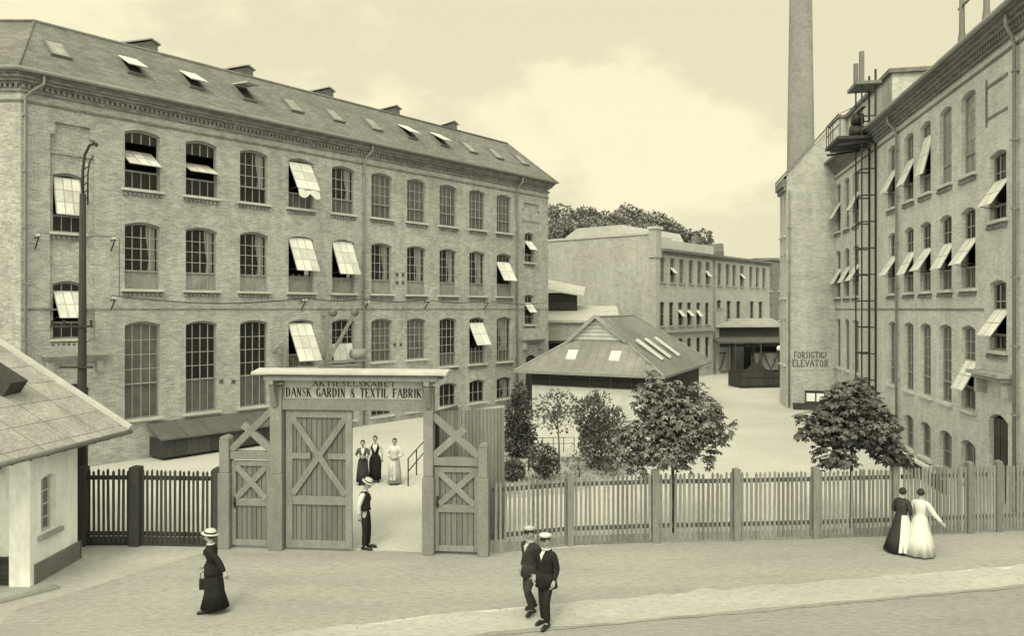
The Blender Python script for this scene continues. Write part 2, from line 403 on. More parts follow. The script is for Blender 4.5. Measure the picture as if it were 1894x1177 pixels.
    if sill:
        s = MB(); s.box(x0-.14, x1+.14, y-sw, y+.12, z0-.1, z0-.002)
        if dent:
            s.m = 1; s.box(x0-.1, x1+.1, y-.05, y+.01, z0-.17, z0-.101)
            k = max(4, int((x1-x0+.2)/.17))
            for i in range(k):
                x = x0-.1+(x1-x0+.2)*(i+.5)/k; s.box(x-.045, x+.045, y-.10, y+.005, z0-.27, z0-.171)
        s.build('sill', [M[sillm], M['corbel']], wo)
    return wo
def slabs(b, L, D, steps):
    for (out, z0, z1) in steps: b.box(-out, L+out, -out, D+out, z0, z1)
def downpipe(root, x, z0, z1, y=-.12, r=.055, kick=None):
    b = MB(); b.smooth = True
    pts = [(x, y, z0)]
    if kick: pts += [(x, y, z1-.6), (x+kick*.4, y-.1, z1-.35), (x+kick, y-.3, z1-.1), (x+kick, y-.3, z1+.2)]
    else: pts += [(x, y, z1)]
    b.tube(pts, r, 8); b.smooth = False
    z = z0+.8
    while z < z1-.7: b.box(x-.08, x+.08, y-.07, -.001, z, z+.05); z += 2.0
    return b.build('downpipe', M['pipe'], root)

# ------------------------------------------------------------------ LEFT FACTORY
LA = Line(G(38, 883), (G(38, 883)[0]+.8379, G(38, 883)[1]+1)); LL, LD = 31.1, 14.0
EXL, EYL = -LA.u[0]*10, -LA.v[0]*10            # far point of the canted end wall
FOOT = [(0, 0), (LL, 0), (LL, LD), (EXL, LD), (EXL, EYL)]
def offset_poly(poly, o):
    n = len(poly); out = []
    for i in range(n):
        p0, p1, p2 = Vector(poly[i-1]), Vector(poly[i]), Vector(poly[(i+1) % n])
        d1, d2 = (p1-p0).normalized(), (p2-p1).normalized(); n1, n2 = Vector((d1.y, -d1.x)), Vector((d2.y, -d2.x))
        m = (n1+n2).normalized(); q = p1+m*(o/max(.3, m.dot(n1))); out.append((q.x, q.y))
    return out
def fslabs(b, steps):
    for (o, z0, z1) in steps: b.prism(offset_poly(FOOT, o), z0, z1, plane='xy')
lf = thing('brick_factory', 'long three storey brown brick factory with slate roof and roof windows, left of the yard', 'factory', LA.o, LA.rz)
cols = [4.29+2.472*i for i in range(10)]; hw = .695
ops = []; wins = []
for i, c in enumerate(cols):
    a, e = c-hw, c+hw
    ops.append((a, e, 10.78, 13.15, .14)); ops.append((a, e, 6.8, 9.47, .14))
    lo = 1.62 if i < 3 else 3.25 if i < 7 else 2.72
    ops.append((a, e, lo, 5.5, .14))
    if i >= 3: ops.append((a, e, .4, 1.75, .14))
lb = (.95, 2.5); rb = (28.3, 30.2)
w = MB()
wall_grid(w, 0, LL, 0, 14.05, ops+[(lb[0], lb[1], 4.75, 12.9, 0), (rb[0], rb[1], 4.75, 12.9, 0), (1.15, 2.3, .05, 3.2, .2), (28.7, 29.8, .05, 3.0, .2)], depth=.22)
# shallow recessed stair bays with their own windows
lw = [(1.07, 2.1, 8.86, 11.08, .12), (1.07, 2.1, 4.9, 7.05, .12)]
rw = [(28.72, 29.62, 9.05, 11.0, .12), (28.72, 29.62, 5.0, 6.95, .12)]
wall_grid(w, lb[0], lb[1], 4.75, 12.9, lw, y=.1); wall_grid(w, rb[0], rb[1], 4.75, 12.9, rw, y=.1)
for (p, q) in zip(FOOT[1:], FOOT[2:]+FOOT[:1]): w.quad((p[0], p[1], 0), (q[0], q[1], 0), (q[0], q[1], 14.05), (p[0], p[1], 14.05))
# stepped corbels over the bays, brick bands on the recess
for (a, e) in (lb, rb):
    w.box(a, e, .03, .1, 11.75, 11.83)
    w.box(a-.001, a+.17, -.002, .12, 12.45, 12.9); w.box(e-.17, e+.001, -.002, .12, 12.45, 12.9)
w.build('wall', M['brick_l'], lf)
c = MB()
fslabs(c, [(.04, 13.42, 13.5), (.08, 13.78, 13.9), (.10, 14.051, 14.13)])
for z, o, sp in ((13.9, .12, .19),):
    n = int(LL/sp)
    for i in range(n): c.box(i*sp, i*sp+sp*.5, -o, .001, 13.901, 14.05)
    for i in range(int(10/sp)):
        t = i*sp+.1; p = Vector((EXL*t/10, EYL*t/10, 13.975)); nn_ = Vector((-EYL, EXL, 0)).normalized(); c.bar(p-nn_*.02, p+nn_*.12, .1, .149)
fslabs(c, [(.2, 14.131, 14.24), (.28, 14.241, 14.36), (.36, 14.361, 14.47)])
c.build('cornice', M['corbel'], lf)
b = MB(); b.box(0, LL, -.02, .03, 5.96, 6.02); b.build('string_course', M['corbel'], lf)
g = MB(); g.smooth = True; ge = offset_poly(FOOT, .46); g.tube([(ge[4][0], ge[4][1], 14.5), (ge[0][0], ge[0][1], 14.5), (ge[1][0], ge[1][1], 14.5)], .085, 8); g.build('gutter', M['pipe'], lf)
rz0, rz1 = 14.5, 17.42
r = MB(); o = .44
e4 = [(p[0], p[1], rz0) for p in offset_poly(FOOT, o)]; t4 = [(p[0], p[1], rz1) for p in offset_poly(FOOT, -3)]
t4[1] = (LL-.75, 3, rz1); t4[2] = (LL-.75, LD-3, rz1)
for i in range(5): r.quad(e4[i], e4[(i+1) % 5], t4[(i+1) % 5], t4[i])
r.quad(*t4); r.quad(*e4[::-1])
r.build('roof', M['slate'], lf)
cap = MB(); cap.smooth = True; cap.tube([t4[0], t4[1]], .09, 8); cap.tube([e4[1], t4[1]], .07, 8); cap.tube([t4[4], t4[0]], .09, 8); cap.tube([e4[0], t4[0]], .05, 8); cap.build('ridge_cap', M['slate'], lf)
sl = (rz1-rz0)/(3+o)
for px, op in ((105, 0), (243, 1), (355, 1), (452, 2), (540, 0), (617, 0), (688, 0), (753, 1), (812, 1), (866, 0), (915, 0), (962, 0)):
    s = LA.S(px, 1.25); n = Vector((0, -sl, 1)).normalized(); al = Vector((0, 1, sl)).normalized(); c0 = Vector((s, 1.25, rz0+sl*(1.25+o)))
    f = MB(); hw_, hl = .36, .62
    def q(x, t, h): return c0+Vector((x, 0, 0))+al*t+n*h
    for (xa, xb, ta, tb) in ((-hw_, -hw_+.07, -hl, hl), (hw_-.07, hw_, -hl, hl), (-hw_+.07, hw_-.07, -hl, -hl+.07), (-hw_+.07, hw_-.07, hl-.07, hl)):
        f.add([q(x, t, h) for x in (xa, xb) for t in (ta, tb) for h in (-.02, .12)], [(0, 1, 3, 2), (4, 6, 7, 5), (0, 4, 5, 1), (2, 3, 7, 6), (0, 2, 6, 4), (1, 5, 7, 3)])
    fo = f.build('roof_window', M['greyiron'], lf)
    p = MB()
    if op == 0: p.add([q(x, t, h) for x in (-hw_+.06, hw_-.06) for t in (-hl+.06, hl-.06) for h in (.07, .1)], [(0, 1, 3, 2), (4, 6, 7, 5), (0, 4, 5, 1), (2, 3, 7, 6), (0, 2, 6, 4), (1, 5, 7, 3)])
    else:
        a = R(13 if op == 1 else 34)
        def q2(x, t, h): tt = t-hl; return q(x, hl+tt*math.cos(a)-h*math.sin(a)*0, .13-tt*math.sin(a)+h)
        p.add([q2(x, t, h) for x in (-hw_, hw_) for t in (-hl, hl) for h in (0, .05)], [(0, 1, 3, 2), (4, 6, 7, 5), (0, 4, 5, 1), (2, 3, 7, 6), (0, 2, 6, 4), (1, 5, 7, 3)])
        k = MB(); k.quad(q(-hw_+.06, -hl+.06, .03), q(hw_-.06, -hl+.06, .03), q(hw_-.06, hl-.06, .03), q(-hw_+.06, hl-.06, .03)); k.build('opening_dark', M['iron'], fo)  # dark sheet painted in for the unlit hole under the lid
    p.build('pane', M['frost'] if op == 0 else M['lid'], fo)
for px in (270, 448, 598, 722, 829):
    s = LA.S(px, 4.2)
    v = MB(); v.prism([(s-1.7, 17.3), (s+.35, 17.3), (s+.3, 18.0), (s+.05, 18.15), (s-1.7, 17.46)], 3.7, 9.0)
    v.m = 1; v.prism([(s-1.8, 17.48), (s+.0, 18.22), (s+.42, 18.04), (s+.42, 18.1), (s+.0, 18.28), (s-1.8, 17.55)], 3.6, 9.1)
    v.build('roof_light', [M['brick_dark'], M['zinc']], lf)
# windows of the long facade
def sky_mix(i): return 'glassdustsky' if i >= 5 else 'glassdark'
PV = lambda a=58, lo=.42, hi=.86: (lo, hi, a, 'pivot', (3, 2))
TP = lambda a=26, lo=.30, hi=.95, g=(3, 3): (lo, hi, a, 'top', g)
top_s = {0: PV(60, .30, .78), 1: PV(60, .30, .74), 3: TP(26, .28, .92, (2, 3))}
mid_s = {3: TP(24, .32, .97), 4: TP(20, .3, .97), 9: TP(30, .3, .8, (2, 2))}
low_s = {3: TP(25, .05, .92, (3, 3)), 4: TP(16, .02, .45, (3, 1)), 8: TP(28, .35, .88, (2, 2))}
for i, cc in enumerate(cols):
    a, e = cc-hw, cc+hw
    window(lf, a, e, 10.78, 13.15, .14, transom=.3, nx=4, nz=3, pane=sky_mix(i) if i not in (2, 4) else 'glassdark', low='glassdustsky' if i >= 3 else 'glassdark', sash=top_s.get(i), curtain=.3 if i in (2, 4) else None)
    window(lf, a, e, 6.8, 9.47, .14, transom=.27, nx=4, nz=4, pane='glassdark', low='frost', sash=mid_s.get(i), curtain=[.28, .28, .3, .25, .2, .32, .4, .36, .42, 0][i] or None)
    lo = 1.62 if i < 3 else 3.25 if i < 7 else 2.72
    window(lf, a, e, lo, 5.5, .14, transom=.36 if i < 3 else .26, nx=4, nz=4, pane='glassdustsky' if i in (0, 6, 5) else 'glassdark', low='glassdustsky', sash=low_s.get(i), curtain=.7 if i == 9 else None, dent=(i >= 7))
    if i >= 3: window(lf, a, e, .4, 1.75, .14, nx=3, nz=2, dent=False, curtain=.5 if i == 9 else None)
wn = MB()  # torn canvas hanging below the open top sash of the fourth bay
for (a, e, zA, zB, m, kw) in ((1.07, 2.1, 8.86, 11.08, 0, dict(sash=(.28, .92, 10, 'top', (3, 3)))), (1.07, 2.1, 4.9, 7.05, 0, dict(sash=(.28, .82, 30, 'top', (3, 2))))):
    window(lf, a, e, zA, zB, .12, y=.1, nx=3, nz=3, transom=.28, **kw)
for (a, e, zA, zB) in ((28.72, 29.62, 9.05, 11.0), (28.72, 29.62, 5.0, 6.95)):
    window(lf, a, e, zA, zB, .12, y=.1, nx=2, nz=3, transom=.25, sash=(.32, .72, 38, 'top', (2, 2)))
x3 = cols[3]; vs = []
for j in range(5):
    for i in range(9):
        t = i/8; drop = (.12+.16*abs(math.sin(3.2*math.pi*t*.5+.6)))*j/4
        vs.append((x3-hw+.1+(2*hw-.2)*t, -.62-.03*math.sin(i*1.3)-.03*j, 11.62-drop*1.6))
wn.add(vs, [(j*9+i, j*9+i+1, (j+1)*9+i+1, (j+1)*9+i) for j in range(4) for i in range(8)])
wn.build('torn_canvas', M['canvas'], lf)
# doors with stone hoods
for (a, e, zt, zh) in ((1.15, 2.3, 3.2, 4.25), (28.7, 29.8, 3.0, 4.0)):
    d = MB(); d.box(a, e, .14, .2, .05, zt-.02)
    for k in range(1, 6): d.box(a+(e-a)*k/6-.01, a+(e-a)*k/6+.01, .125, .14, .1, zt-.6)
    do = d.build('door', M['darkwood'], lf)
    h = MB(); h.smooth = True; h.ball((e-.15, .1, 1.1), .03, .03, .03, 8); h.build('door_handle', M['iron'], do)
    h = MB(); h.box(a-.5, e+.6, -.42, .01, zh, zh+.1); h.box(a-.42, e+.52, -.32, .01, zh-.1, zh-.001); h.box(a-.35, e+.45, -.2, .01, zh-.22, zh-.101)
    for x in (a-.25, e+.3): h.box(x-.1, x+.1, -.26, .01, zh-.62, zh-.221)
    h.build('door_hood', M['dirtystone'], lf)
for x, kick in ((.12, .5), (LA.S(671), .3), (LA.S(954), .2)): downpipe(lf, x, .1, 14.2, kick=kick)
# insulator brackets and anchor plates
for px, py in ((65, 445), (205, 450), (205, 560), (557, 562), (672, 566), (785, 562), (895, 563)):
    x = LA.S(px); z = LA.Z(px, py)
    k = MB(); k.bar((x, 0, z+.1), (x, -.45, z+.1), .04); k.bar((x, 0, z-.3), (x, -.35, z+.08), .035)
    k.m = 1; k.smooth = True
    for y in (-.2, -.42): k.tube([(x, y, z+.11), (x, y, z+.22)], .04, 8)
    k.build('wire_bracket', [M['iron'], M['stone']], lf)
for px, py in ((409, 706), (431, 706), (734, 508), (745, 508), (734, 523), (745, 523), (730, 638), (741, 638)):
    x = LA.S(px); z = LA.Z(px, py); k = MB(); k.bar((x-.09, -.02, z-.09), (x+.09, -.02, z+.09), .03); k.bar((x-.09, -.024, z+.09), (x+.09, -.024, z-.09), .03)
    k.build('wall_anchor', M['iron'], lf)
# rooms behind the windows: floors, back wall and dim machinery
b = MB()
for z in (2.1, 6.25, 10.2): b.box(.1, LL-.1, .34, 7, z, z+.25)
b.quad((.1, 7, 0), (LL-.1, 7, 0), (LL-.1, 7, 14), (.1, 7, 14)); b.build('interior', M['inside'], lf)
for i in range(10):
    for z in (6.5, 10.45): b = MB(); h_ = .9+.3*rnd.random(); b.box(cols[i]-.5, cols[i]+.35, 1.3, 1.8, z, z+h_); b.bar((cols[i]-.3, 1.55, z+h_), (cols[i]-.3, 1.55, z+1.6), .07); b.bar((cols[i]-.6, 1.5, z+1.5), (cols[i]+.6, 1.6, z+1.6), .06); b.build('loom', M['machine'], lf)
# power line on the facade
b = MB(); b.smooth = True
xs = [2.95, 11.7, 15.3, 19.5, 24.5, LL+.2]
for dy, dz in ((-.2, 0), (-.42, .03)):
    pts = []
    for a, e in zip(xs[:-1], xs[1:]):
        for t in range(8):
            k = t/8; pts.append((a+(e-a)*k, dy, LA.Z(557, 562)+.24+dz-.25*math.sin(math.pi*k)*(e-a)/8))
    b.tube(pts, .012, 5)
wz = LA.Z(205, 450)+.24
b.tube([(LA.S(65), -.42, LA.Z(65, 445)+.24), (LA.S(130), -.42, wz-.12), (LA.S(205), -.42, wz), (LA.S(212), -.42, wz-.1), (LA.S(212), -.42, LA.Z(205, 560)+.25), (2.95, -.42, LA.Z(557, 562)+.27)], .012, 5)
wo = b.build('facade_wire', M['iron']); wo.location = (LA.o[0], LA.o[1], 0); wo.rotation_euler.z = LA.rz
tag(wo, 'thin sagging electric wires strung along the brown brick factory facade', 'wire')

# hoist hanging between two ground floor windows of the left factory
ht = thing('wall_hoist', 'timber wall hoist with post, slanting jib and two pulleys above gate canopy', 'hoist', LA.W(LA.S(597), -.35), LA.rz)
z0, z1 = LA.Z(597, 668), LA.Z(597, 575); x2 = LA.S(641)-LA.S(597)
b = MB(); b.bar((0, 0, z0), (0, 0, z1), .13); b.build('post', M['midwood'], ht)
b = MB(); b.bar((.05, -.05, z0+.05), (x2, -.3, z1-.1), .13); b.build('jib', M['woodtrim'], ht)
for x, y in ((.28, -.1), (x2, -.32)):
    b = MB(); b.smooth = True; b.tube([(x, y-.06, z1-.1), (x, y+.06, z1-.1)], .2, 16); b.smooth = False
    b.tube([(x, y-.09, z1-.1), (x, y+.09, z1-.1)], .06, 8); b.build('pulley', M['greyiron'], ht)
b = MB(); b.bar((-.1, -.06, z0-.05), (2.3, -.06, z0-.05), .2, .12); b.bar((0, .35, z0+.2), (0, 0, z0+.2), .1); b.bar((0, .35, z1-.2), (0, 0, z1-.2), .1); b.build('beam', M['midwood'], ht)
b = MB(); b.smooth = True; b.tube([(LA.S(642)-LA.S(597), -.05, z0+.3), (LA.S(664)-LA.S(597), -.05, z0+.3)], .24, 16); b.build('drum', M['dirtystone'], ht)
vp = thing('vent_pipe', 'grey hooked vent pipe standing above left end of the gate canopy', 'pipe', LA.W(LA.S(512), -.3), LA.rz)
b = MB(); b.smooth = True; zb = LA.Z(512, 650)
b.tube([(.25, 0, 0), (.25, 0, zb), (.22, 0, zb+.18), (.08, 0, zb+.3), (-.12, 0, zb+.3), (-.28, 0, zb+.18), (-.32, 0, zb-.1)], .1, 10); b.build('pipe', M['pipe'], vp)

# long covered bin along the wall
bx = thing('storage_bin', 'long low dark wooden bin with sloping lid against left factory wall', 'bin', LA.W(4.55, -.02), LA.rz)
b = MB()
for k in range(16): b.box(k*.5, k*.5+.488, -1.1, -1.05, .12, .82)
b.box(0, .04, -1.04, 0, .1, .85); b.box(7.96, 8, -1.04, 0, .1, .85); b.build('box', M['darkwood'], bx)
b = MB(); b.add([(-.12, -1.25, .88), (8.1, -1.25, .88), (8.1, 0, 1.42), (-.12, 0, 1.42), (-.12, -1.25, .82), (8.1, -1.25, .82), (8.1, 0, 1.36), (-.12, 0, 1.36)],
    [(0, 1, 2, 3), (7, 6, 5, 4), (0, 4, 5, 1), (3, 2, 6, 7), (0, 3, 7, 4), (1, 5, 6, 2)])
for k in range(1, 8): b.bar((k, -1.2, .91), (k, -.02, 1.42), .05, .03)
b.build('lid', M['binlid'], bx)

# ------------------------------------------------------------------ RIGHT FACTORY
pa, pb = G(1545, 757.6), G(1885, 954.8)
RB = Line(pa, pb); RL, RD = RB.L+2.2, 12.0     # x: from the far end towards the camera
rf = thing('pale_factory', 'tall pale brick factory with many open sashes along right side of the yard', 'factory', RB.o, RB.rz)
cn = [11.4, 13.75, 15.8, 17.95, 20.05]; cf = [.75, 2.85, 4.9]; rh = .6
ops = []
for cc in cn+cf: ops += [(cc-rh, cc+rh, 10.55, 13.38, .14), (cc-rh, cc+rh, 6.7, 9.44, .14), (cc-rh, cc+rh, 2.6, 5.45, .14)]
for cc in cn[1:]: ops.append((cc-rh, cc+rh, .15, 1.55, .14))
sx0, sx1 = 21.75, 22.95
ops += [(sx0, sx1, 8.75, 10.9, .12), (sx0, sx1, 4.72, 6.9, .12), (sx0-.05, sx1+.1, .05, 2.75, .2)]
b = MB(); wall_grid(b, 0, RL, 0, 14.3, ops)
b.quad((0, RD, 0), (0, 0, 0), (0, 0, 14.3), (0, RD, 14.3)); b.quad((RL, 0, 0), (RL, RD, 0), (RL, RD, 14.3), (RL, 0, 14.3)); b.quad((RL, RD, 0), (0, RD, 0), (0, RD, 14.3), (RL, RD, 14.3))
b.build('wall', M['brick_r'], rf)
c = MB(); slabs(c, RL, RD, [(.05, 13.72, 13.8), (.12, 14.05, 14.15)])
for i in range(int(RL/.2)): c.box(i*.2, i*.2+.1, -.2, .001, 14.151, 14.32)
slabs(c, RL, RD, [(.26, 14.321, 14.45), (.36, 14.451, 14.58), (.5, 14.581, 14.74)]); c.build('cornice', M['corbel_r'], rf)
b = MB(); b.box(0, 21.3, -.025, .02, 5.95, 6.02); b.build('string_course', M['corbel_r'], rf)
b = MB()                                   # blind panel above the stair windows
b.box(21.65, 23.05, -.03, .01, 13.0, 13.1); b.box(21.65, 23.05, -.03, .01, 12.0, 12.08); b.box(21.5, 21.6, -.03, .01, 11.8, 13.3); b.build('blind_panel', M['corbel_r'], rf)
b = MB(); b.prism([(-.55, 14.745), (4.0, 16.1), (RD-4, 16.1), (RD+.55, 14.745)], 8.9, RL+.5, plane='yz'); b.build('roof', M['slate'], rf)
g = MB(); g.smooth = True; g.tube([(0, -.56, 14.72), (RL, -.56, 14.72)], .09, 8); g.build('gutter', M['pipe'], rf)
# attic storey over the far part
b = MB(); b.box(.0, 8.9, .7, RD-.5, 14.741, 17.35); b.build('attic_wall', M['brick_r'], rf)
b = MB(); b.box(-.15, 9.1, .5, RD-.3, 17.351, 17.55); b.build('attic_roof', M['corbel_r'], rf)
b = MB(); b.box(2.2, 2.7, .66, .71, 15.4, 16.6); b.build('attic_window', M['glassdark'], rf)
T = lambda a=26, lo=.22, hi=.62, g=(2, 2): (lo, hi, a, 'top', g)
rs = {('t', 0): T(30, .2, .62), ('t', 1): T(26, .2, .62), ('t', 2): T(16, .24, .8), ('t', 5): T(30), ('t', 7): T(26)}
for k in range(5): rs[('m', k)] = T(30, .24, .62)
for k in (5, 6, 7): rs[('m', k)] = T(30, .24, .62)
rs[('l', 4)] = T(22, .2, .58)
for k, cc in enumerate(cn+cf):
    a, e = cc-rh, cc+rh
    tr = .26
    window(rf, a, e, 10.55, 13.38, .14, transom=tr, nx=3, nz=4, pane='frost' if k in (3, 4, 6) else 'glassdustsky', low='frost' if k in (3, 4) else 'glassdustsky', sash=rs.get(('t', k)), frame='frame')
    window(rf, a, e, 6.7, 9.44, .14, transom=tr, nx=3, nz=4, pane='glassdark', low='glassdustsky', sash=rs.get(('m', k)))
    window(rf, a, e, 2.6, 5.45, .14, transom=tr, nx=3, nz=5, pane='glassdustsky', low='glassdustsky', sash=rs.get(('l', k)), dent=False)
    if 0 < k < 5: window(rf, a, e, .15, 1.55, .14, nx=2, nz=2, pane='glassdustsky', dent=False)
for zA, zB in ((8.75, 10.9), (4.72, 6.9)): window(rf, sx0, sx1, zA, zB, .12, transom=.22, nx=3, nz=3, sash=(.14, .58, 32, 'top', (2, 2)))
d = MB(); d.box(sx0-.05, sx0+.42, .14, .2, .05, 2.6); d.box(sx0+.47, sx1+.1, .14, .2, .05, 2.6)
for k in range(1, 8): x = sx0-.05+.16*k; d.box(x-.01, x+.01, .125, .139, .1, 2.0)
do = d.build('door', M['darkwood'], rf); h = MB(); h.smooth = True; h.ball((sx0+.36, .1, 1.1), .03, .03, .03, 8); h.build('door_handle', M['iron'], do)
h = MB(); h.box(sx0-.55, sx1+.6, -.5, .01, 3.95, 4.06); h.box(sx0-.45, sx1+.5, -.36, .01, 3.82, 3.949)
for x in (sx0-.3, sx1+.3): h.box(x-.1, x+.1, -.3, .01, 3.35, 3.819)
h.build('door_hood', M['dirtystone'], rf)
downpipe(rf, 12.45, .1, 14.3, kick=-.2); downpipe(rf, 23.75, .1, 14.3, kick=.2)
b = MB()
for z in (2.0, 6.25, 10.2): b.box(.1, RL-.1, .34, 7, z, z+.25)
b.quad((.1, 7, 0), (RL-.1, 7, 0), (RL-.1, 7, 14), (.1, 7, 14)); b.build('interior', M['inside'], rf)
# area kerb and railing along the foot of the wall
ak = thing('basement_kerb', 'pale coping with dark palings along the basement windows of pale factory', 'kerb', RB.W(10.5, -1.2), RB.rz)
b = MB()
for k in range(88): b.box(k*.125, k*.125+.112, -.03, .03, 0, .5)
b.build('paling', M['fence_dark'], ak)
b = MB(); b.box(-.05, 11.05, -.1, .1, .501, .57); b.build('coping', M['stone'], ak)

# ------------------------------------------------------------------ ELEVATOR WING (projects into the yard at the far end of the right factory)
EW = Line(RB.W(-.02, 0), RB.W(-.02, 1))     # along +inward
wl = -3.0                                    # left end
pl = EW.S(1455)
ew = thing('elevator_wing', 'blank pale brick gable wall with FORSIGTIG ELEVATOR painted on it', 'building', EW.o, EW.rz)
gl = EW.Z(1455, 322); gt = EW.Z(1552, 218); xm = EW.S(1552); xr = RD
D2 = 2.7
b = MB()
poly = [(pl, 0), (0, 0), (xr, 0), (xr, gt), (xm, gt), (pl, gl)]
# left face with its own tall windows
b.add([(p[0], 0, p[1]) for p in poly], [tuple(range(6))])
b.add([(p[0], D2, p[1]) for p in poly], [tuple(range(5, -1, -1))])
b.quad((xr, 0, 0), (xr, D2, 0), (xr, D2, gt), (xr, 0, gt))
b.build('wall', M['brick_w'], ew)
lw_ = MB(); o2 = []
for yy in (.75, 1.95):
    for zA, zB in ((10.5, 13.0), (6.7, 9.4), (2.6, 5.4)): o2.append((D2-yy-.3, D2-yy+.3, zA, zB, .06))
sub = bpy.data.objects.new('side_wall', None)
wall_grid(lw_, 0, D2, 0, gl, o2)
sw_ = lw_.build('side_wall', M['brick_r'], ew); sw_.location = (pl, D2, 0); sw_.rotation_euler.z = -math.pi/2
bpy.data.objects.remove(sub)
for (a, e, zA, zB, rr) in o2: 
    wq = window(ew, a, e, zA, zB, rr, nx=2, nz=3, pane='glassdustsky', dent=False)
    wq.location = (pl, D2, 0); wq.rotation_euler.z = -math.pi/2
b = MB(); th = .16
b.add([(pl-.3, -.12, gl-.28), (xm-.1, -.12, gt+.0), (xm-.1, -.12, gt+th), (pl-.3, -.12, gl-.28+th), (pl-.3, D2, gl-.28), (xm-.1, D2, gt), (xm-.1, D2, gt+th), (pl-.3, D2, gl-.28+th)],
      [(0, 1, 2, 3), (7, 6, 5, 4), (0, 4, 5, 1), (3, 2, 6, 7), (0, 3, 7, 4), (1, 5, 6, 2)])
b.box(xm-.1, xr, -.12, D2, gt+.002, gt+th); b.build('roof', M['corbel_r'], ew)
b = MB(); b.box(pl-.28, pl-.002, -.05, D2, gl-.75, gl-.3); b.box(pl-.16, pl-.001, -.03, D2, gl-1.0, gl-.751); b.build('side_cornice', M['corbel_r'], ew)
downpipe(ew, pl+.12, .1, 13.2)

# stroke alphabet for painted lettering: (polyline, weight)
GL = {
 'A': (.72, [([(0, 0), (.34, 1)], 0), ([(.34, 1), (.70, 0)], 1), ([(.13, .35), (.56, .35)], 0)], [(0, 0), (.7, 0)]),
 'K': (.70, [([(.08, 0), (.08, 1)], 1), ([(.6, 1), (.1, .42)], 0), ([(.24, .56), (.64, 0)], 1)], [(.08, 0), (.08, 1), (.6, 1), (.64, 0)]),
 'T': (.66, [([(.33, 0), (.33, 1)], 1), ([(0, 1), (.66, 1)], 0), ([(0, 1), (0, .8)], 0), ([(.66, 1), (.66, .8)], 0)], [(.33, 0)]),
 'I': (.26, [([(.13, 0), (.13, 1)], 1)], [(.13, 0), (.13, 1)]),
 'E': (.60, [([(.08, 0), (.08, 1)], 1), ([(.0, 1), (.55, 1)], 0), ([(.08, .5), (.42, .5)], 0), ([(0, 0), (.58, 0)], 0), ([(.55, 1), (.55, .8)], 0), ([(.58, 0), (.58, .2)], 0)], []),
 'F': (.58, [([(.08, 0), (.08, 1)], 1), ([(0, 1), (.55, 1)], 0), ([(.08, .5), (.42, .5)], 0), ([(.55, 1), (.55, .8)], 0)], [(.08, 0)]),
 'L': (.56, [([(.08, 0), (.08, 1)], 1), ([(0, 0), (.54, 0)], 0), ([(.54, 0), (.54, .22)], 0)], [(.08, 1)]),
 'S': (.54, [([(.48, .76), (.45, .92), (.28, 1), (.08, .9), (.05, .74), (.16, .6)], 0), ([(.16, .6), (.42, .4)], 1), ([(.42, .4), (.49, .24), (.42, .07), (.25, 0), (.07, .08), (.03, .26)], 0)], []),
 'D': (.68, [([(.08, 0), (.08, 1)], 1), ([(0, 1), (.3, 1), (.5, .86)], 0), ([(.5, .86), (.58, .5), (.5, .14)], 1), ([(.5, .14), (.3, 0), (0, 0)], 0)], []),
 'N': (.70, [([(.08, 0), (.08, 1)], 0), ([(.08, 1), (.60, 0)], 1), ([(.60, 0), (.60, 1)], 0)], [(.08, 0), (.08, 1), (.6, 1)]),
 'G': (.66, [([(.54, .78), (.48, .93), (.3, 1), (.14, .88)], 0), ([(.14, .88), (.06, .5), (.14, .12)], 1), ([(.14, .12), (.3, 0), (.5, .06), (.56, .14)], 0), ([(.56, .02), (.56, .42)], 1), ([(.4, .42), (.64, .42)], 0)], []),
 'R': (.68, [([(.08, 0), (.08, 1)], 1), ([(0, 1), (.36, 1), (.48, .9)], 0), ([(.48, .9), (.52, .75), (.46, .6)], 1), ([(.46, .6), (.34, .52), (.08, .52)], 0), ([(.3, .52), (.6, 0)], 1)], [(.08, 0)]),
 'B': (.64, [([(.08, 0), (.08, 1)], 1), ([(0, 1), (.36, 1), (.46, .92)], 0), ([(.46, .92), (.5, .77), (.44, .6)], 1), ([(.44, .6), (.34, .53), (.08, .53)], 0), ([(.34, .53), (.5, .45)], 0), ([(.5, .45), (.56, .26), (.48, .08)], 1), ([(.48, .08), (.36, 0), (0, 0)], 0)], []),
 'X': (.70, [([(.06, 1), (.64, 0)], 1), ([(.62, 1), (.06, 0)], 0)], [(.06, 1), (.64, 0), (.62, 1), (.06, 0)]),
 '&': (.74, [([(.68, 0), (.18, .72)], 1), ([(.18, .72), (.2, .92), (.34, 1), (.46, .9), (.44, .72), (.1, .38)], 0), ([(.1, .38), (.04, .2), (.14, .03), (.34, 0), (.54, .14), (.66, .44)], 0)], []),
 'O': (.68, [([(.32, 1), (.14, .88)], 0), ([(.14, .88), (.06, .5), (.14, .12)], 1), ([(.14, .12), (.32, 0), (.5, .12)], 0), ([(.5, .12), (.58, .5), (.5, .88)], 1), ([(.5, .88), (.32, 1)], 0)], []),
 'V': (.70, [([(.0, 1), (.36, 0)], 1), ([(.36, 0), (.68, 1)], 0)], []),
 '!': (.28, [([(.13, .3), (.13, 1)], 1), ([(.13, 0), (.13, .1)], 1)], []),
 ' ': (.5, [], [])}
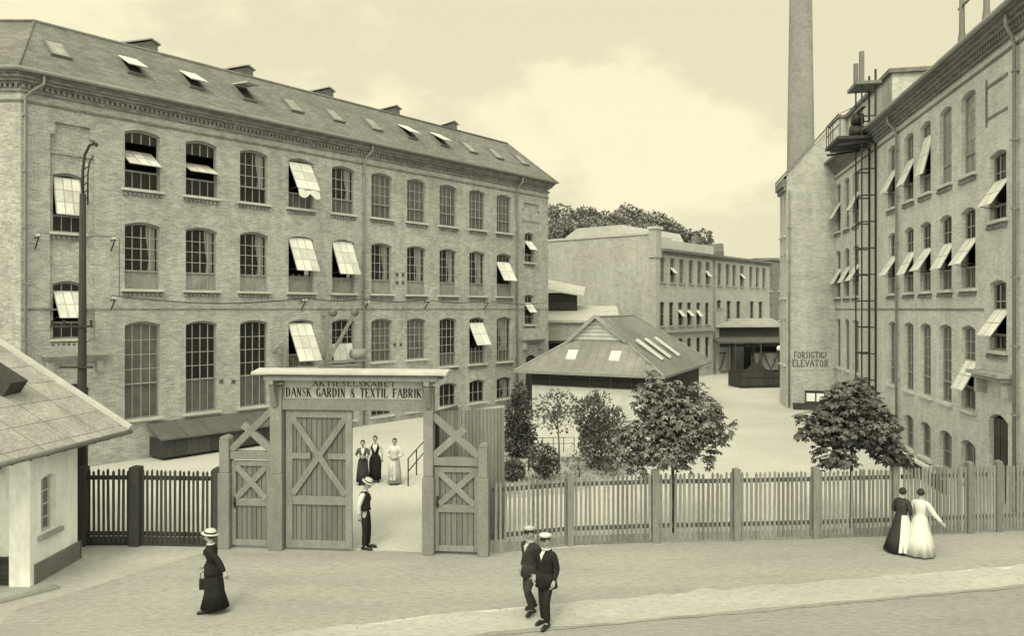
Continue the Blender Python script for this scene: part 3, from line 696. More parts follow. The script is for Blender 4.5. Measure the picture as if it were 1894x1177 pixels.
def lettering(b, txt, x0, x1, z, h, y, thick=.16, thin=.07, serif=True, dep=.008):
    gap = .2
    tot = sum(GL[c][0] for c in txt)+gap*(len(txt)-1); k = (x1-x0)/tot; x = x0
    for c in txt:
        wd, st, sf = GL[c]
        for ln, wt in st:
            for i in range(len(ln)-1):
                p, q = ln[i], ln[i+1]
                W = (thick if wt else thin)*h
                b.bar((x+p[0]*k, y, z+p[1]*h), (x+q[0]*k, y, z+q[1]*h), dep, W, up=Vector((0, 1, 0)).cross(Vector((q[0]-p[0], 0, (q[1]-p[1])*h/k))).normalized())
        if serif:
            for (px_, pz_) in sf: b.bar((x+(px_-.12)*k, y-.001, z+(pz_+(.02 if pz_ == 0 else -.02))*h), (x+(px_+.12)*k, y-.001, z+(pz_+(.02 if pz_ == 0 else -.02))*h), dep, thin*h)
        x += (wd+gap)*k
b = MB(); lettering(b, 'FORSIGTIG!', EW.S(1469), EW.S(1529), EW.Z(1500, 663.5), .40, -.002, .17, .13, False)
lettering(b, 'ELEVATOR', EW.S(1466), EW.S(1532), EW.Z(1500, 679), .42, -.002, .17, .13, False)
b.build('painted_lettering', M['letterworn'], ew)
b = MB(); x = EW.S(1472)
while x < EW.S(1525):                        # last, weathered line of small unreadable paint marks
    zz = EW.Z(1500, 687.5); wd = rnd.uniform(.03, .09)
    if rnd.random() < .75: b.box(x, x+wd*.6, -.005, .0, zz, zz+rnd.uniform(.08, .17))
    x += wd+.03
b.build('worn_paint_marks', M['letterfaint'], ew)
# white notice frame at the foot of the gable
nf = thing('notice_frame', 'dark framed white double panel standing at foot of ELEVATOR wall', 'notice', EW.W(EW.S(1487), -.55), EW.rz)
wdt = EW.S(1522)-EW.S(1487); zt = EW.Z(1500, 722); zl = EW.Z(1500, 744)
b = MB(); b.box(0, wdt, -.05, .0, zl, zl+.1); b.box(0, wdt, -.05, 0, zt-.12, zt-.02); b.box(-.08, wdt+.1, -.1, .05, zt-.019, zt+.03)
for x in (0, wdt*.52, wdt): b.box(x-.035, x+.035, -.055, .005, 0, zt-.02)
b.build('frame', M['darkwood'], nf)
b = MB(); b.box(.04, wdt-.04, -.03, -.01, zl+.1, zt-.12); b.build('panel', M['render'], nf)
b = MB(); b.box(-.7, wdt+.3, -.2, .1, 0, zl-.02); b.build('base', M['darkwood'], nf)

# ------------------------------------------------------------------ hoist tower on the right facade
htw = thing('hoist_tower', 'tall open iron hoist tower with platform fixed to pale factory facade', 'hoist tower', RB.W(7.75, -.05), RB.rz)
b = MB()
TX, TY = 1.15, -.62
for (x, y) in ((0, TY), (TX, TY), (0, 0), (TX, 0)): b.bar((x, y, 0), (x, y, 17.6), .06 if y else .085)
b.build('mast', M['iron'], htw)
for k in range(1, 13):
    z = k*1.28; b = MB()
    b.bar((0, TY, z), (TX, TY, z), .06); b.bar((0, TY, z), (0, 0, z), .06); b.bar((TX, TY, z), (TX, 0, z), .06); b.build('rung', M['iron'], htw)
b = MB(); b.box(-1.6, 1.35, -1.75, -.02, 14.25, 14.4)
for k in range(4): b.bar((-1.4+k*.85, -1.7, 14.0), (-1.4+k*.85, 0, 14.2), .1)
b.build('platform', M['darkwood'], htw)
b = MB()
for k in range(4): b.bar((-1.5+k*.5, -1.7, 14.4), (-1.5+k*.5, -1.7, 15.5), .035)
for z in (14.95, 15.5): b.bar((-1.5, -1.7, z), (1.3, -1.7, z), .035)
b.build('handrail', M['iron'], htw)
b = MB(); b.box(-.25, TX+.3, TY-.35, .2, 16.85, 17.0); b.build('head_frame', M['greyiron'], htw)
b = MB(); b.box(-.3, TX+.35, TY-.05, TY+.15, 15.75, 15.9); b.build('head_frame', M['greyiron'], htw)
for x, zt in ((.02, 18.25), (TX-.02, 18.5)): b = MB(); b.box(x-.1, x+.1, TY-.1, TY+.1, 17.001, zt); b.build('head_post', M['greyiron'], htw)
b = MB(); b.smooth = True; b.tube([(.3, TY-.25, 15.4), (.3, TY+.25, 15.4)], .3, 14); b.tube([(.55, TY-.4, 14.75), (.55, TY+.3, 14.75)], .28, 14); b.build('winch', M['iron'], htw)
b = MB(); b.smooth = True; b.tube([(-.75, -1.2, 14.3), (-.75, -1.2, 16.0), (.3, TY, 16.1)], .02, 6); b.build('cable', M['iron'], htw)

# roof pylon
pw = P(1769, 85, 27.2)
py_ = thing('roof_pylon', 'pair of grey poles with cross bars on roof of pale factory', 'pylon', (pw[0]+.2, pw[1], 15.0), RB.rz)
for x, zt in ((0, 4.6), (2.1, 4.8)):
    b = MB(); b.smooth = True; b.tube([(x, 0, 0), (x, 0, .5), (x, 0, 1.0), (x, 0, zt)], [.24, .16, .1, .07], 10); b.build('pole', M['greyiron'], py_)
b = MB()
for z in (1.9, 3.1): b.bar((-.3, 0, z), (2.6, 0, z), .07)
b.build('cross_bar', M['greyiron'], py_)

# ------------------------------------------------------------------ CHIMNEY
cd = 62.0; cxx = P(1481, 572, cd)[0]
ch = thing('factory_chimney', 'very tall tapering round brick chimney behind the ELEVATOR wall', 'chimney', (cxx, cd), 0)
def crad(z): return 1.33-.0145*z
b = MB(); b.smooth = True
b.tube([(0, 0, z) for z in (0, 8, 16, 24, 32, 40)], [crad(z) for z in (0, 8, 16, 24, 32, 40)], 40); b.build('shaft', M['chimney'], ch)
b = MB(); b.tube([(0, 0, 40.001), (0, 0, 40.6), (0, 0, 41.5)], [.85, 1.05, 1.05], 40); b.build('cap', M['corbel_r'], ch)

# ------------------------------------------------------------------ BACK BUILDING
c0 = G(1213, 709)
BB = Line(c0, (c0[0]+.8379, c0[1]+1)); BL = BB.S(1423); BD = 16.0
bb = thing('weaving_shed', 'two storey yellow brick works with blank side wall at back of yard', 'factory', BB.o, BB.rz)
ops = []; wl_ = []
tops = [1226, 1244, 1261, 1278, 1294, 1309, 1331, 1346, 1358, 1372, 1389, 1401, 1413]
lows = [1225, 1242, 1259, 1275, 1292, 1308]; lows2 = [1348, 1366, 1391, 1407]
for i, px in enumerate(tops):
    s = BB.S(px); wl_.append((s-.42, s+.42, 8.2, 10.3, .1, ('t', i)))
for i, px in enumerate(lows):
    s = BB.S(px); wl_.append((s-.42, s+.42, 4.6, 6.6, .1, ('m', i))); wl_.append((s-.42, s+.42, .9, 3.5, .1, ('b', i)))
s = BB.S(1330); wl_.append((s-.5, s+.5, 6.1, 6.85, .1, ('s', 0)))
for i, px in enumerate(lows2):
    s = BB.S(px); wl_.append((s-.5, s+.5, 5.0, 6.8, .1, ('m2', i)))
b = MB(); wall_grid(b, 0, BL, 0, 10.75, [q[:5] for q in wl_], depth=.2)
b.add([(0, BD, 0), (0, 0, 0), (0, 0, 12.1), (0, BD, 12.1)], [(0, 1, 2, 3)]); b.quad((BL, 0, 0), (BL, BD, 0), (BL, BD, 10.75), (BL, 0, 10.75)); b.quad((BL, BD, 0), (0, BD, 0), (0, BD, 10.75), (BL, BD, 10.75))
b.quad((.35, 0, 10.75), (.35, BD, 10.75), (.35, BD, 12.1), (.35, 0, 12.1)); b.quad((0, 0, 10.751), (.35, 0, 10.751), (.35, 0, 12.1), (0, 0, 12.1))
b.build('wall', M['brick_b'], bb)
b = MB(); b.box(-.1, .45, .6, BD, 12.101, 12.28); b.build('coping', M['zinc'], bb)
b = MB(); b.box(-.12, .75, -.1, .58, 10.2, 12.5); b.m = 1; b.box(-.22, .85, -.2, .68, 12.501, 12.72); b.build('corner_pier', [M['brick_b'], M['stone']], bb)
b = MB(); b.box(.76, BL+.2, -.45, BD, 10.751, 10.95); b.build('roof', M['slate'], bb)
b = MB(); b.box(.76, BL+.1, -.12, 0, 10.5, 10.75); b.build('cornice', M['corbel_r'], bb)
xa, xb2 = 1.0, BB.S(1320)
b = MB(); b.box(.9, 4.2, .8, 3.0, 10.951, 12.1); b.box(4.2, BB.S(1320, .8), .8, 8, 10.951, 11.9); b.build('parapet', M['stone'], bb)
b = MB(); b.prism([(3.0, 12.1), (3.6, 13.15), (8.2, 13.15), (10.0, 12.1)], .6, 11, plane='yz'); b.prism([(3.0, 10.96), (3.0, 12.099), (10, 12.099), (10, 10.96)], .6, 11, plane='yz'); b.build('roof_monitor', M['zinc'], bb)
b = MB(); b.prism([(BB.S(1322, 6), 10.96), (BL, 10.96), (BL-.4, 12.3), (BB.S(1322, 6), 13.2)], 5, 10); b.build('rear_roof', M['slate'], bb)
b = MB(); b.box(BB.S(1288, 1), BB.S(1288, 1)+.5, 1.0, 1.5, 11.9, 12.7); b.build('chimney_stack', M['brick_dark'], bb)
for (a, e, zA, zB, rr, key) in wl_:
    sh = None
    if key in (('t', 1), ('t', 5), ('t', 9)): sh = (.3, .62, 40, 'top', (2, 1))
    if key in (('m', 2), ('m', 3), ('m', 4)): sh = (.3, .66, 40, 'top', (2, 1))
    window(bb, a, e, zA, zB, rr, nx=2, nz=3, pane='glassdustsky' if key[0] == 't' else 'glassdark', sash=sh, transom=.28 if key[0] in 'tm' else None, dent=False, sillm='dirtystone', frame='framedark' if key[0] != 't' else 'frame')
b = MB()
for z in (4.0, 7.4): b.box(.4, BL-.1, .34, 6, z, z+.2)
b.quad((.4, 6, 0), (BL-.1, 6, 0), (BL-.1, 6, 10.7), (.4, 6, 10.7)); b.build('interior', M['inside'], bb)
b = MB(); b.box(.2, BB.S(1316), -.35, -.001, 4.05, 4.2); b.box(.2, BB.S(1316), -.12, -.001, 3.85, 4.049); b.build('ledge', M['dirtystone'], bb)
downpipe(bb, BB.S(1320), .1, 10.5, r=.07)

# loading shed in front of the back building
ls0 = P(1320, 690, 70.0); ls1 = P(1446, 690, 71.2)
LS = Line(ls0[:2], ls1[:2])
ls = thing('loading_shed', 'dark timber loading shed with canopies and braced sliding doors at yard end', 'shed', ls0[:2], LS.rz)
SL = LS.L
b = MB(); b.box(.1, SL-.1, .3, 2.3, 3.1, 4.35); b.build('upper_wall', M['darkwood'], ls)
b = MB(); b.add([(-.2, -.3, 4.4), (SL+.2, -.3, 4.4), (SL+.2, 2.2, 5.12), (-.2, 2.2, 5.12), (-.2, -.3, 4.3), (SL+.2, -.3, 4.3), (SL+.2, 2.2, 5.02), (-.2, 2.2, 5.02)], [(0, 1, 2, 3), (7, 6, 5, 4), (0, 4, 5, 1), (3, 2, 6, 7), (0, 3, 7, 4), (1, 5, 6, 2)]); b.build('roof', M['shedroof'], ls)
b = MB(); b.add([(-.3, -1.6, 3.05), (SL+.1, -1.6, 3.05), (SL+.1, .3, 3.4), (-.3, .3, 3.4), (-.3, -1.6, 2.9), (SL+.1, -1.6, 2.9), (SL+.1, .3, 3.25), (-.3, .3, 3.25)], [(0, 1, 2, 3), (7, 6, 5, 4), (0, 4, 5, 1), (3, 2, 6, 7), (0, 3, 7, 4), (1, 5, 6, 2)]); b.build('canopy', M['binlid'], ls)
b = MB()
for x in (.05, 2.0, 4.1, SL-.05): b.bar((x, .32, 0), (x, .32, 3.2), .16)
for k in range(4): x = .1+k*(SL-.2)/4; b.box(x+.05, x+(SL-.2)/4-.05, .36, .4, 2.45, 2.75)
b.build('front_post', M['darkwood'], ls)
b = MB(); b.box(.05, SL-.05, 3.9, 4.4, 0, 3.1); b.box(0, .06, .4, 4.4, 0, 3.1); b.box(SL-.06, SL, .4, 4.4, 0, 3.1); b.build('rear_wall', M['darkwood'], ls)
for (xa, xb3) in ((.15, 1.35), (3.95, 5.05), (5.1, SL-.1)):
    b = MB(); n = 6
    for k in range(n): b.box(xa+(xb3-xa)*k/n+.006, xa+(xb3-xa)*(k+1)/n-.006, .34, .4, .25, 1.95)
    do = b.build('sliding_door', M['midwood'], ls)
    b = MB(); xm2 = (xa+xb3)/2; b.bar((xa, .32, 1.95), (xm2, .32, .3), .06, .1, up=(0, 1, 0)); b.bar((xb3, .315, 1.95), (xm2, .315, .3), .06, .1, up=(0, 1, 0)); b.bar((xa, .31, 1.9), (xb3, .31, 1.9), .05, .12); b.build('brace', M['darkwood'], do)
for x in (1.4, 3.9): b = MB(); b.bar((x, -1.5, 0), (x, -1.5, 2.9), .12); b.build('canopy_post', M['darkwood'], ls)
lp = P(1441, 645, 60)
b = MB(); b.smooth = True; b.ball((lp[0], lp[1], lp[2]), .2, .2, .22, 14); 
lamp = thing('globe_lamp', 'white globe lamp on a slim post at end of the loading shed', 'lamp', (lp[0], lp[1]), 0)
b = MB(); b.smooth = True; b.ball((0, 0, lp[2]), .2, .2, .22, 14); b.build('globe', M['globe'], lamp)
b = MB(); b.smooth = True; b.tube([(0, 0, 0), (0, 0, lp[2]-.2)], [.07, .045], 8); b.tube([(0, 0, lp[2]-.3), (0, 0, lp[2]-.17)], [.06, .13], 8); b.build('post', M['iron'], lamp)

# coal bunker cart in the yard
c1 = G(1372, 719); c2 = G(1452, 717); CB = Line(c1, c2)
cb = thing('coal_bunker', 'low dark wooden bunker heaped with coal beside the ELEVATOR wall', 'bunker', c1, CB.rz)
b = MB()
for k in range(8): x = CB.L*k/8; b.box(x+.01, x+CB.L/8-.01, 0, .06, .05, 1.15+.08*rnd.random())
b.box(0, .06, .061, 2.0, .05, 1.15); b.box(CB.L-.06, CB.L, .061, 2.0, .05, 1.15); b.box(0, CB.L, 2.0, 2.06, .05, 1.2); b.box(-.03, CB.L+.03, -.06, -.001, .2, .35); b.box(-.03, CB.L+.03, -.06, -.001, .8, .93); b.build('box', M['darkwood'], cb)
b = MB(); vs = []; nx, ny = 22, 12
for j in range(ny+1):
    for i in range(nx+1):
        x = .06+(CB.L-.12)*i/nx; y = .06+1.93*j/ny
        h = .75+1.0*math.exp(-((x-CB.L*.52)/1.0)**2-((y-1.1)/.8)**2)+.14*rnd.random()
        vs.append((x, y, h))
b.add(vs, [(j*(nx+1)+i, j*(nx+1)+i+1, (j+1)*(nx+1)+i+1, (j+1)*(nx+1)+i) for j in range(ny) for i in range(nx)]); b.build('coal_heap', M['coal'], cb)

# far brick building closing the yard on the right
fb = thing('far_factory', 'distant dark brick factory seen in the gap left of the chimney', 'factory', P(1400, 572, 92)[:2], 0)
ops = [(x, x+1.0, z, z+2.1, .1) for x in (.8, 2.6, 4.4, 6.2, 8.0) for z in (1, 4.6, 8.2)]
b = MB(); wall_grid(b, 0, 10, 0, 11.9, ops); b.quad((0, 8, 0), (0, 0, 0), (0, 0, 11.9), (0, 8, 11.9)); b.quad((10, 0, 0), (10, 8, 0), (10, 8, 11.9), (10, 0, 11.9)); b.build('wall', M['brick_dark'], fb)
b = MB(); b.box(-.3, 10.3, -.3, 8.3, 11.901, 12.2); b.build('roof', M['slate'], fb)
for q in ops: window(fb, *q, nx=2, nz=3, dent=False, pane='glassdustsky')

# low outbuilding beside the left factory, with its roof lantern
ob0 = P(985, 572, 55.5); ob = thing('brick_outbuilding', 'low brick outbuilding with pale roof and louvred lantern behind pavilion', 'outbuilding', (ob0[0], 55.5), R(-4))
b = MB(); wall_grid(b, 0, 6.2, 0, 5.0, [(1.2, 3.6, 0.02, 3.5, 0), (4.2, 5.4, .8, 3.0, .1)], depth=.3); b.quad((0, 9, 0), (0, 0, 0), (0, 0, 5), (0, 9, 5)); b.quad((6.2, 0, 0), (6.2, 9, 0), (6.2, 9, 5), (6.2, 0, 5)); b.build('wall', M['brick_b'], ob)
b = MB(); b.box(1.2, 3.6, .25, .3, .02, 3.5); b.build('door', M['darkwood'], ob)
window(ob, 4.2, 5.4, .8, 3.0, .1, dent=False)
b = MB(); b.prism([(-.25, 5.0), (9.2, 5.0), (9.2, 6.0), (4.2, 6.25), (-.25, 5.18)], -.2, 6.4, plane='yz'); b.build('roof', M['zinc'], ob)
b = MB(); b.box(-.1, 4.2, -.6, -.001, 3.55, 3.7); b.build('door_canopy', M['darkwood'], ob)
b = MB(); b.box(.4, 3.3, 2.6, 6.2, 5.8, 7.25)
for k in range(6): b.box(.38, 3.32, 2.52, 2.6, 5.98+k*.2, 6.08+k*.2)
lo = b.build('lantern', M['darkwood'], ob)
q_ = [(-.6, 2.0, 7.75), (3.8, 2.0, 7.05), (4.0, 4.6, 7.75), (.2, 4.6, 8.5)]
b = MB(); b.add(q_+[(x, y, z-.1) for x, y, z in q_], [(0, 1, 2, 3), (7, 6, 5, 4), (0, 4, 5, 1), (1, 5, 6, 2), (2, 6, 7, 3), (3, 7, 4, 0)])
b.build('lantern_roof', M['zinc'], lo)

# ------------------------------------------------------------------ PAVILION
def Gz(px, py, z): d = F*(CH-z)/(py-HY); return ((px-CX)/F*d, d)
ez = 2.45
f0, f1 = Gz(951, 689.5, ez), Gz(1228, 697, ez)
ud_ = Vector((.9, -.434)).normalized(); f0 = (f1[0]-8.7*ud_.x, f1[1]-8.7*ud_.y)
PV_ = Line(f0, f1); PW = PV_.L; PD = 12.7
pv = thing('yard_pavilion', 'low pavilion with big hipped slate roof and small skylights in the yard', 'pavilion', f0, PV_.rz)
oh = .75
b = MB()
b.box(oh, PW-oh, oh, oh+.2, 0, 1.62)
b.m = 1
for k in range(8): b.box(oh, PW-oh, oh+.02, oh+.18, 1.66+k*.1, 1.72+k*.1)
for x in (oh-.06, PW-oh-.02): b.box(x, x+.08, oh-.03, PD-oh, 0, 2.5)
b.box(oh, PW-oh, PD-oh-.2, PD-oh, 0, 2.5)
b.build('wall', [M['pavwall'], M['darkwood']], pv)
b = MB(); b.box(oh, PW-oh, oh-.04, oh-.001, 1.6, 1.68); b.box(oh, PW-oh, oh+.21, oh+.26, 1.6, 2.44)
for k in range(7): x = oh+(PW-2*oh)*k/6; b.box(x-.04, x+.04, oh-.05, oh, 1.6, 2.45)
b.build('louvre_frame', M['darkwood'], pv)
hz = 5.55; mx = PW/2; gy = 1.95; gzz = 4.2; ghw = 1.6; ry0, ry1 = 1.75, 9.3
r = MB()
A_, B_, C_, D_ = (0, 0, ez), (PW, 0, ez), (PW, PD, ez), (0, PD, ez)
gl_, gr_ = (mx-ghw, gy, gzz), (mx+ghw, gy, gzz); r0, r1 = (mx, ry0, hz), (mx, ry1, hz)
r.quad(A_, B_, gr_, gl_); r.add([B_, C_, r1, r0, gr_], [(0, 1, 2, 3, 4)]); r.add([D_, A_, gl_, r0, r1], [(0, 1, 2, 3, 4)]); r.add([C_, D_, r1], [(0, 1, 2)]); r.quad(D_, C_, B_, A_)
r.build('roof', M['felt'], pv)
b = MB(); b.add([gl_, gr_, (mx, gy, hz-.05)], [(0, 1, 2)])
for k in range(5):
    t = k/6; x = ghw*(1-t)*.95; b.box(mx-x, mx+x, gy-.06, gy-.005, gzz+.04+(hz-gzz)*t, gzz+.15+(hz-gzz)*t)
b.build('gablet', M['stone'], pv)
b = MB()
for s_ in (-1, 1): b.bar((mx+s_*(ghw+.15), gy-.18, gzz-.05), (mx, ry0-.2, hz+.06), .1, .2)
for a, e in ((r0, r1), (B_, gr_), (A_, gl_), (C_, r1)): b.tube([(a[0], a[1], a[2]+.03), (e[0], e[1], e[2]+.03)], .06, 6)
b.build('barge_board', M['barge'], pv)
b = MB(); b.box(-.06, PW+.06, -.06, .0, ez-.12, ez+.02); b.box(PW, PW+.06, 0, PD, ez-.12, ez+.02); b.box(-.06, 0, 0, PD, ez-.12, ez+.02); b.build('gutter', M['pipe'], pv)
fs = (gzz-ez)/gy
for px in (1057, 1137):
    s = PV_.S(px, .9); b = MB(); y0, y1 = .75, 1.25
    b.add([(s+dx, y, ez+fs*y+h) for dx in (-.3, .3) for y in (y0, y1) for h in (.01, .1)], [(0, 1, 3, 2), (4, 6, 7, 5), (0, 4, 5, 1), (2, 3, 7, 6), (0, 2, 6, 4), (1, 5, 7, 3)]); b.build('skylight', M['lid'], pv)
rsl = (hz-ez)/mx
for y in (3.2, 5.0, 7.2):
    b = MB(); t0, t1 = .45, .8
    b.add([(PW-mx*(1-t), y+dy, ez+(hz-ez)*(1-t)+h) for dy in (-.25, .25) for t in (t0, t1) for h in (.02, .12)], [(0, 1, 3, 2), (4, 6, 7, 5), (0, 4, 5, 1), (2, 3, 7, 6), (0, 2, 6, 4), (1, 5, 7, 3)]); b.build('skylight', M['lid'], pv)
b = MB()
for k in range(1, 15): x = PW*k/15; q = min(1, x/(mx-ghw)*1.0, (PW-x)/(mx-ghw)); b.bar((x, .02, ez+.02), (x, gy*q, ez+fs*gy*q+.02), .03, .03)
for k in range(1, 24): y = PD*k/24; t = min(1, y/ry0, (PD-y)/(PD-ry1)); b.bar((PW, y, ez+.02), (PW-mx*t, y, ez+(hz-ez)*t+.02), .03, .03)
b.build('roof_seam', M['felt'], pv)

# ------------------------------------------------------------------ GATE
GA = Line(GT0, GT1)
gt_ = thing('factory_gate', 'timber factory gate with roofed name board, braced door and side wickets', 'gate', GA.o, GA.rz)
S = GA.S
def gpost(px0, px1, h, w=.3, round_=False, foot=1.9):
    x0, x1 = S(px0), S(px1); xm_ = (x0+x1)/2; hw2 = (x1-x0)/2; b = MB()
    b.box(x0-.025, x1+.025, -.18, .18, 0, foot); b.box(x0, x1, -.15, .15, foot, h-.1)
    if round_:
        n = 8; pts = [(x0, h-.101)]+[(xm_-hw2*math.cos(math.pi*i/n), h-.1+hw2*.9*math.sin(math.pi*i/n)) for i in range(n+1)]+[(x1, h-.101)]
        b.prism(pts[1:-1], -.15, .15)
    return b.build('gate_post', M['woodtrim'], gt_, bevel=.02)
Zg = lambda px, py: GA.Z(px, py)
gpost(410, 428, Zg(420, 806), round_=True); gpost(503, 525, 4.2); gpost(785, 803, 4.2); gpost(886, 903, Zg(894, 820), round_=True)
ph = 3.55
x0, x1 = S(525), S(785)
b = MB(); b.box(x0, x1, -.12, .12, 3.5, 3.74); b.build('lintel', M['woodtrim'], gt_, bevel=.012)
b = MB(); b.box(x0, x1, -.05, .03, 3.741, 4.25); so = b.build('sign_board', M['woodsign'], gt_)
b = MB(); b.box(x0, x1, -.075, -.051, 3.741, 3.79); b.box(x0+.0, x0+.04, -.075, -.051, 3.79, 4.25); b.box(x1-.04, x1, -.075, -.051, 3.79, 4.25); b.build('sign_moulding', M['woodtrim'], so)
b = MB(); lettering(b, 'DANSK GARDIN & TEXTIL FABRIK', S(531), S(780), 3.82, .225, -.053, .17, .075)
lettering(b, 'AKTIESELSKABET', S(580), S(732), 4.09, .125, -.053, .2, .1)
b.build('lettering', M['letter'], so)
# roofed canopy
cx0, cx1 = S(480), S(832)
b = MB(); zr = 4.53; co_ = .5
b.add([(cx0, -co_, 4.46), (cx1, -co_, 4.46), (cx1, 0, zr), (cx0, 0, zr), (cx0, -co_, 4.41), (cx1, -co_, 4.41), (cx1, 0, 4.48), (cx0, 0, 4.48)], [(0, 1, 2, 3), (7, 6, 5, 4), (0, 4, 5, 1), (0, 3, 7, 4), (1, 5, 6, 2)])
b.add([(cx0, 0.001, zr), (cx1, 0.001, zr), (cx1, co_, 4.46), (cx0, co_, 4.46), (cx0, 0.001, 4.48), (cx1, .001, 4.48), (cx1, co_, 4.41), (cx0, co_, 4.41)], [(0, 1, 2, 3), (7, 6, 5, 4), (3, 2, 6, 7), (0, 3, 7, 4), (1, 5, 6, 2)])
b.build('canopy', M['zinc'], gt_)
b = MB(); b.box(S(500), S(815), -.42, -.31, 4.25, 4.36); b.box(S(500), S(815), .31, .42, 4.25, 4.36); b.build('purlin', M['woodtrim'], gt_, bevel=.01)
b = MB(); b.box(S(505), S(812), -.44, .44, 4.361, 4.395); b.build('soffit', M['wood'], gt_)
for px in (513, 795):
    x = S(px); b = MB(); b.bar((x, -.15, 3.6), (x, -.36, 4.14), .13, .12); b.box(x-.07, x+.07, -.44, .44, 4.14, 4.249); b.box(x-.07, x+.07, -.22, -.151, 3.62, 4.13); b.build('bracket', M['woodtrim'], gt_, bevel=.01)
# big left leaf (closed)
def leaf(x0, x1, z0, z1, rails, xs, name, y=.0, npl=12, fw=.17):
    d = MB(); w_ = (x1-x0)/npl
    for k in range(npl): d.box(x0+k*w_+.008, x0+(k+1)*w_-.008, y, y+.035, z0+.03, z1-.03)
    d.box(x0+.05, x1-.05, y+.036, y+.05, z0+.05, z1-.05)
    lo = d.build(name, M['wood'], gt_)
    t = MB(); f = -.05
    t.box(x0, x0+fw, y+f, y-.001, z0, z1); t.box(x1-fw, x1, y+f, y-.001, z0, z1)
    for (za, zb_) in rails: t.box(x0+fw, x1-fw, y+f+.002, y-.001, za, zb_)
    t.build('rail', M['woodtrim'], lo, bevel=.008)
    for (za, zb_) in xs:
        t = MB(); t.bar((x0+fw, y-.032, za), (x1-fw, y-.032, zb_), .058, .15, up=Vector((0, 1, 0)).cross(Vector((x1-x0-2*fw, 0, zb_-za))).normalized())
        t.bar((x0+fw, y-.034, zb_), (x1-fw, y-.034, za), .058, .15, up=Vector((0, 1, 0)).cross(Vector((x1-x0-2*fw, 0, za-zb_))).normalized())
        t.build('cross_brace', M['woodtrim'], lo, bevel=.008)
    return lo
dl0, dl1 = S(530), S(652)
zz = lambda y: GA.Z(590, y)
lg = leaf(dl0, dl1, .06, 3.49, [(.06, .25), (zz(934), zz(918)), (3.3, 3.49)], [(zz(915), zz(773))], 'gate_leaf', npl=13)
b = MB(); zm = (zz(915)+zz(773))/2; b.box(dl0+.17, dl0+.62, -.048, -.002, zm-.07, zm+.07); b.build('mid_rail', M['woodtrim'], lg)
b = MB(); b.box(dl1-.62, dl1-.17, -.048, -.002, zm-.07, zm+.07); b.build('mid_rail', M['woodtrim'], lg)
# right leaf swung inwards, seen almost edge on behind the right post
ro = bpy.data.objects.new('open_leaf', None)
b = MB()
for k in range(13): b.box(-.06, -.02, .1+k*.142, .1+k*.142+.134, .1, 3.4)
lo2 = b.build('gate_leaf', M['wood'], gt_); lo2.location = (S(785)+.06, .1, 0); lo2.rotation_euler.z = R(-14)
bpy.data.objects.remove(ro)
b = MB(); b.box(-.1, -.061, .1, 1.95, .1, .28); b.box(-.1, -.061, .1, 1.95, 1.3, 1.45); b.box(-.1, -.061, .1, 1.95, 3.2, 3.4); b.build('rail', M['woodtrim'], lo2)
# wickets
for (pa_, pb_, hp) in ((430, 502, 436), (804, 886, 810)):
    a, e = S(pa_), S(pb_); Zw = lambda y: GA.Z((pa_+pb_)/2, y); dy = 0 if pa_ < 600 else 12
    lo = leaf(a, e, .08, Zw(852+dy), [(.08, .22), (Zw(936+dy), Zw(922+dy)), (Zw(862+dy), Zw(852+dy))], [(Zw(922+dy), Zw(862+dy))], 'wicket_door', npl=8, fw=.11)
    h = MB(); h.smooth = True; h.ball((S(hp), -.1, Zw(930)), .035, .035, .035, 8); h.smooth = False; h.box(S(hp)-.03, S(hp)+.03, -.06, -.051, Zw(940), Zw(918)); h.build('door_handle', M['iron'], lo)
    b = MB(); zl_ = Zw(850+dy)+.01; b.box(a-.02, e+.02, -.1, .1, zl_, zl_+.2); b.build('wicket_lintel', M['woodtrim'], gt_, bevel=.01)
    top = Zw(757+dy); lowz = zl_+.2
    if pa_ < 600: p1, p2, p3, p4 = (S(506), top), (S(430), lowz+.02), (S(452), Zw(785)), (S(506), lowz+.02)
    else: p1, p2, p3, p4 = (S(801), top), (S(888), lowz+.02), (S(860), Zw(793)), (S(802), lowz+.02)
    t = MB()
    for q1, q2, yy in ((p1, p2, -.04), (p3, p4, -.036)):
        t.bar((q1[0], yy, q1[1]), (q2[0], yy, q2[1]), .14, .17, up=Vector((0, 1, 0)).cross(Vector((q2[0]-q1[0], 0, q2[1]-q1[1]))).normalized())
    t.build('diagonal_brace', M['woodtrim'], gt_, bevel=.012)

# tall board fence just inside the right wicket
hb = Line(GA.W(S(806), .45), (G(932, 1000)[0]+.02, G(932, 1000)[1]+.1))
bf = thing('board_fence', 'tall grey vertical board fence behind right side wicket of the gate', 'fence', hb.o, hb.rz)
ztb = hb.Z(870, 758); n = 18
b = MB()
for k in range(n): w_ = hb.L/n; b.box(k*w_+.005, (k+1)*w_-.005, 0, .03, .02, ztb-.02*rnd.random())
b.build('board_panel', M['midwood'], bf)
b = MB(); b.box(0, hb.L, .031, .1, 2.6, 2.72); b.box(0, hb.L, .031, .1, .5, .62); b.build('rail', M['midwood'], bf)
for x in (.05, hb.L-.05): b = MB(); b.box(x-.06, x+.06, .101, .22, 0, ztb-.05); b.build('post', M['midwood'], bf)

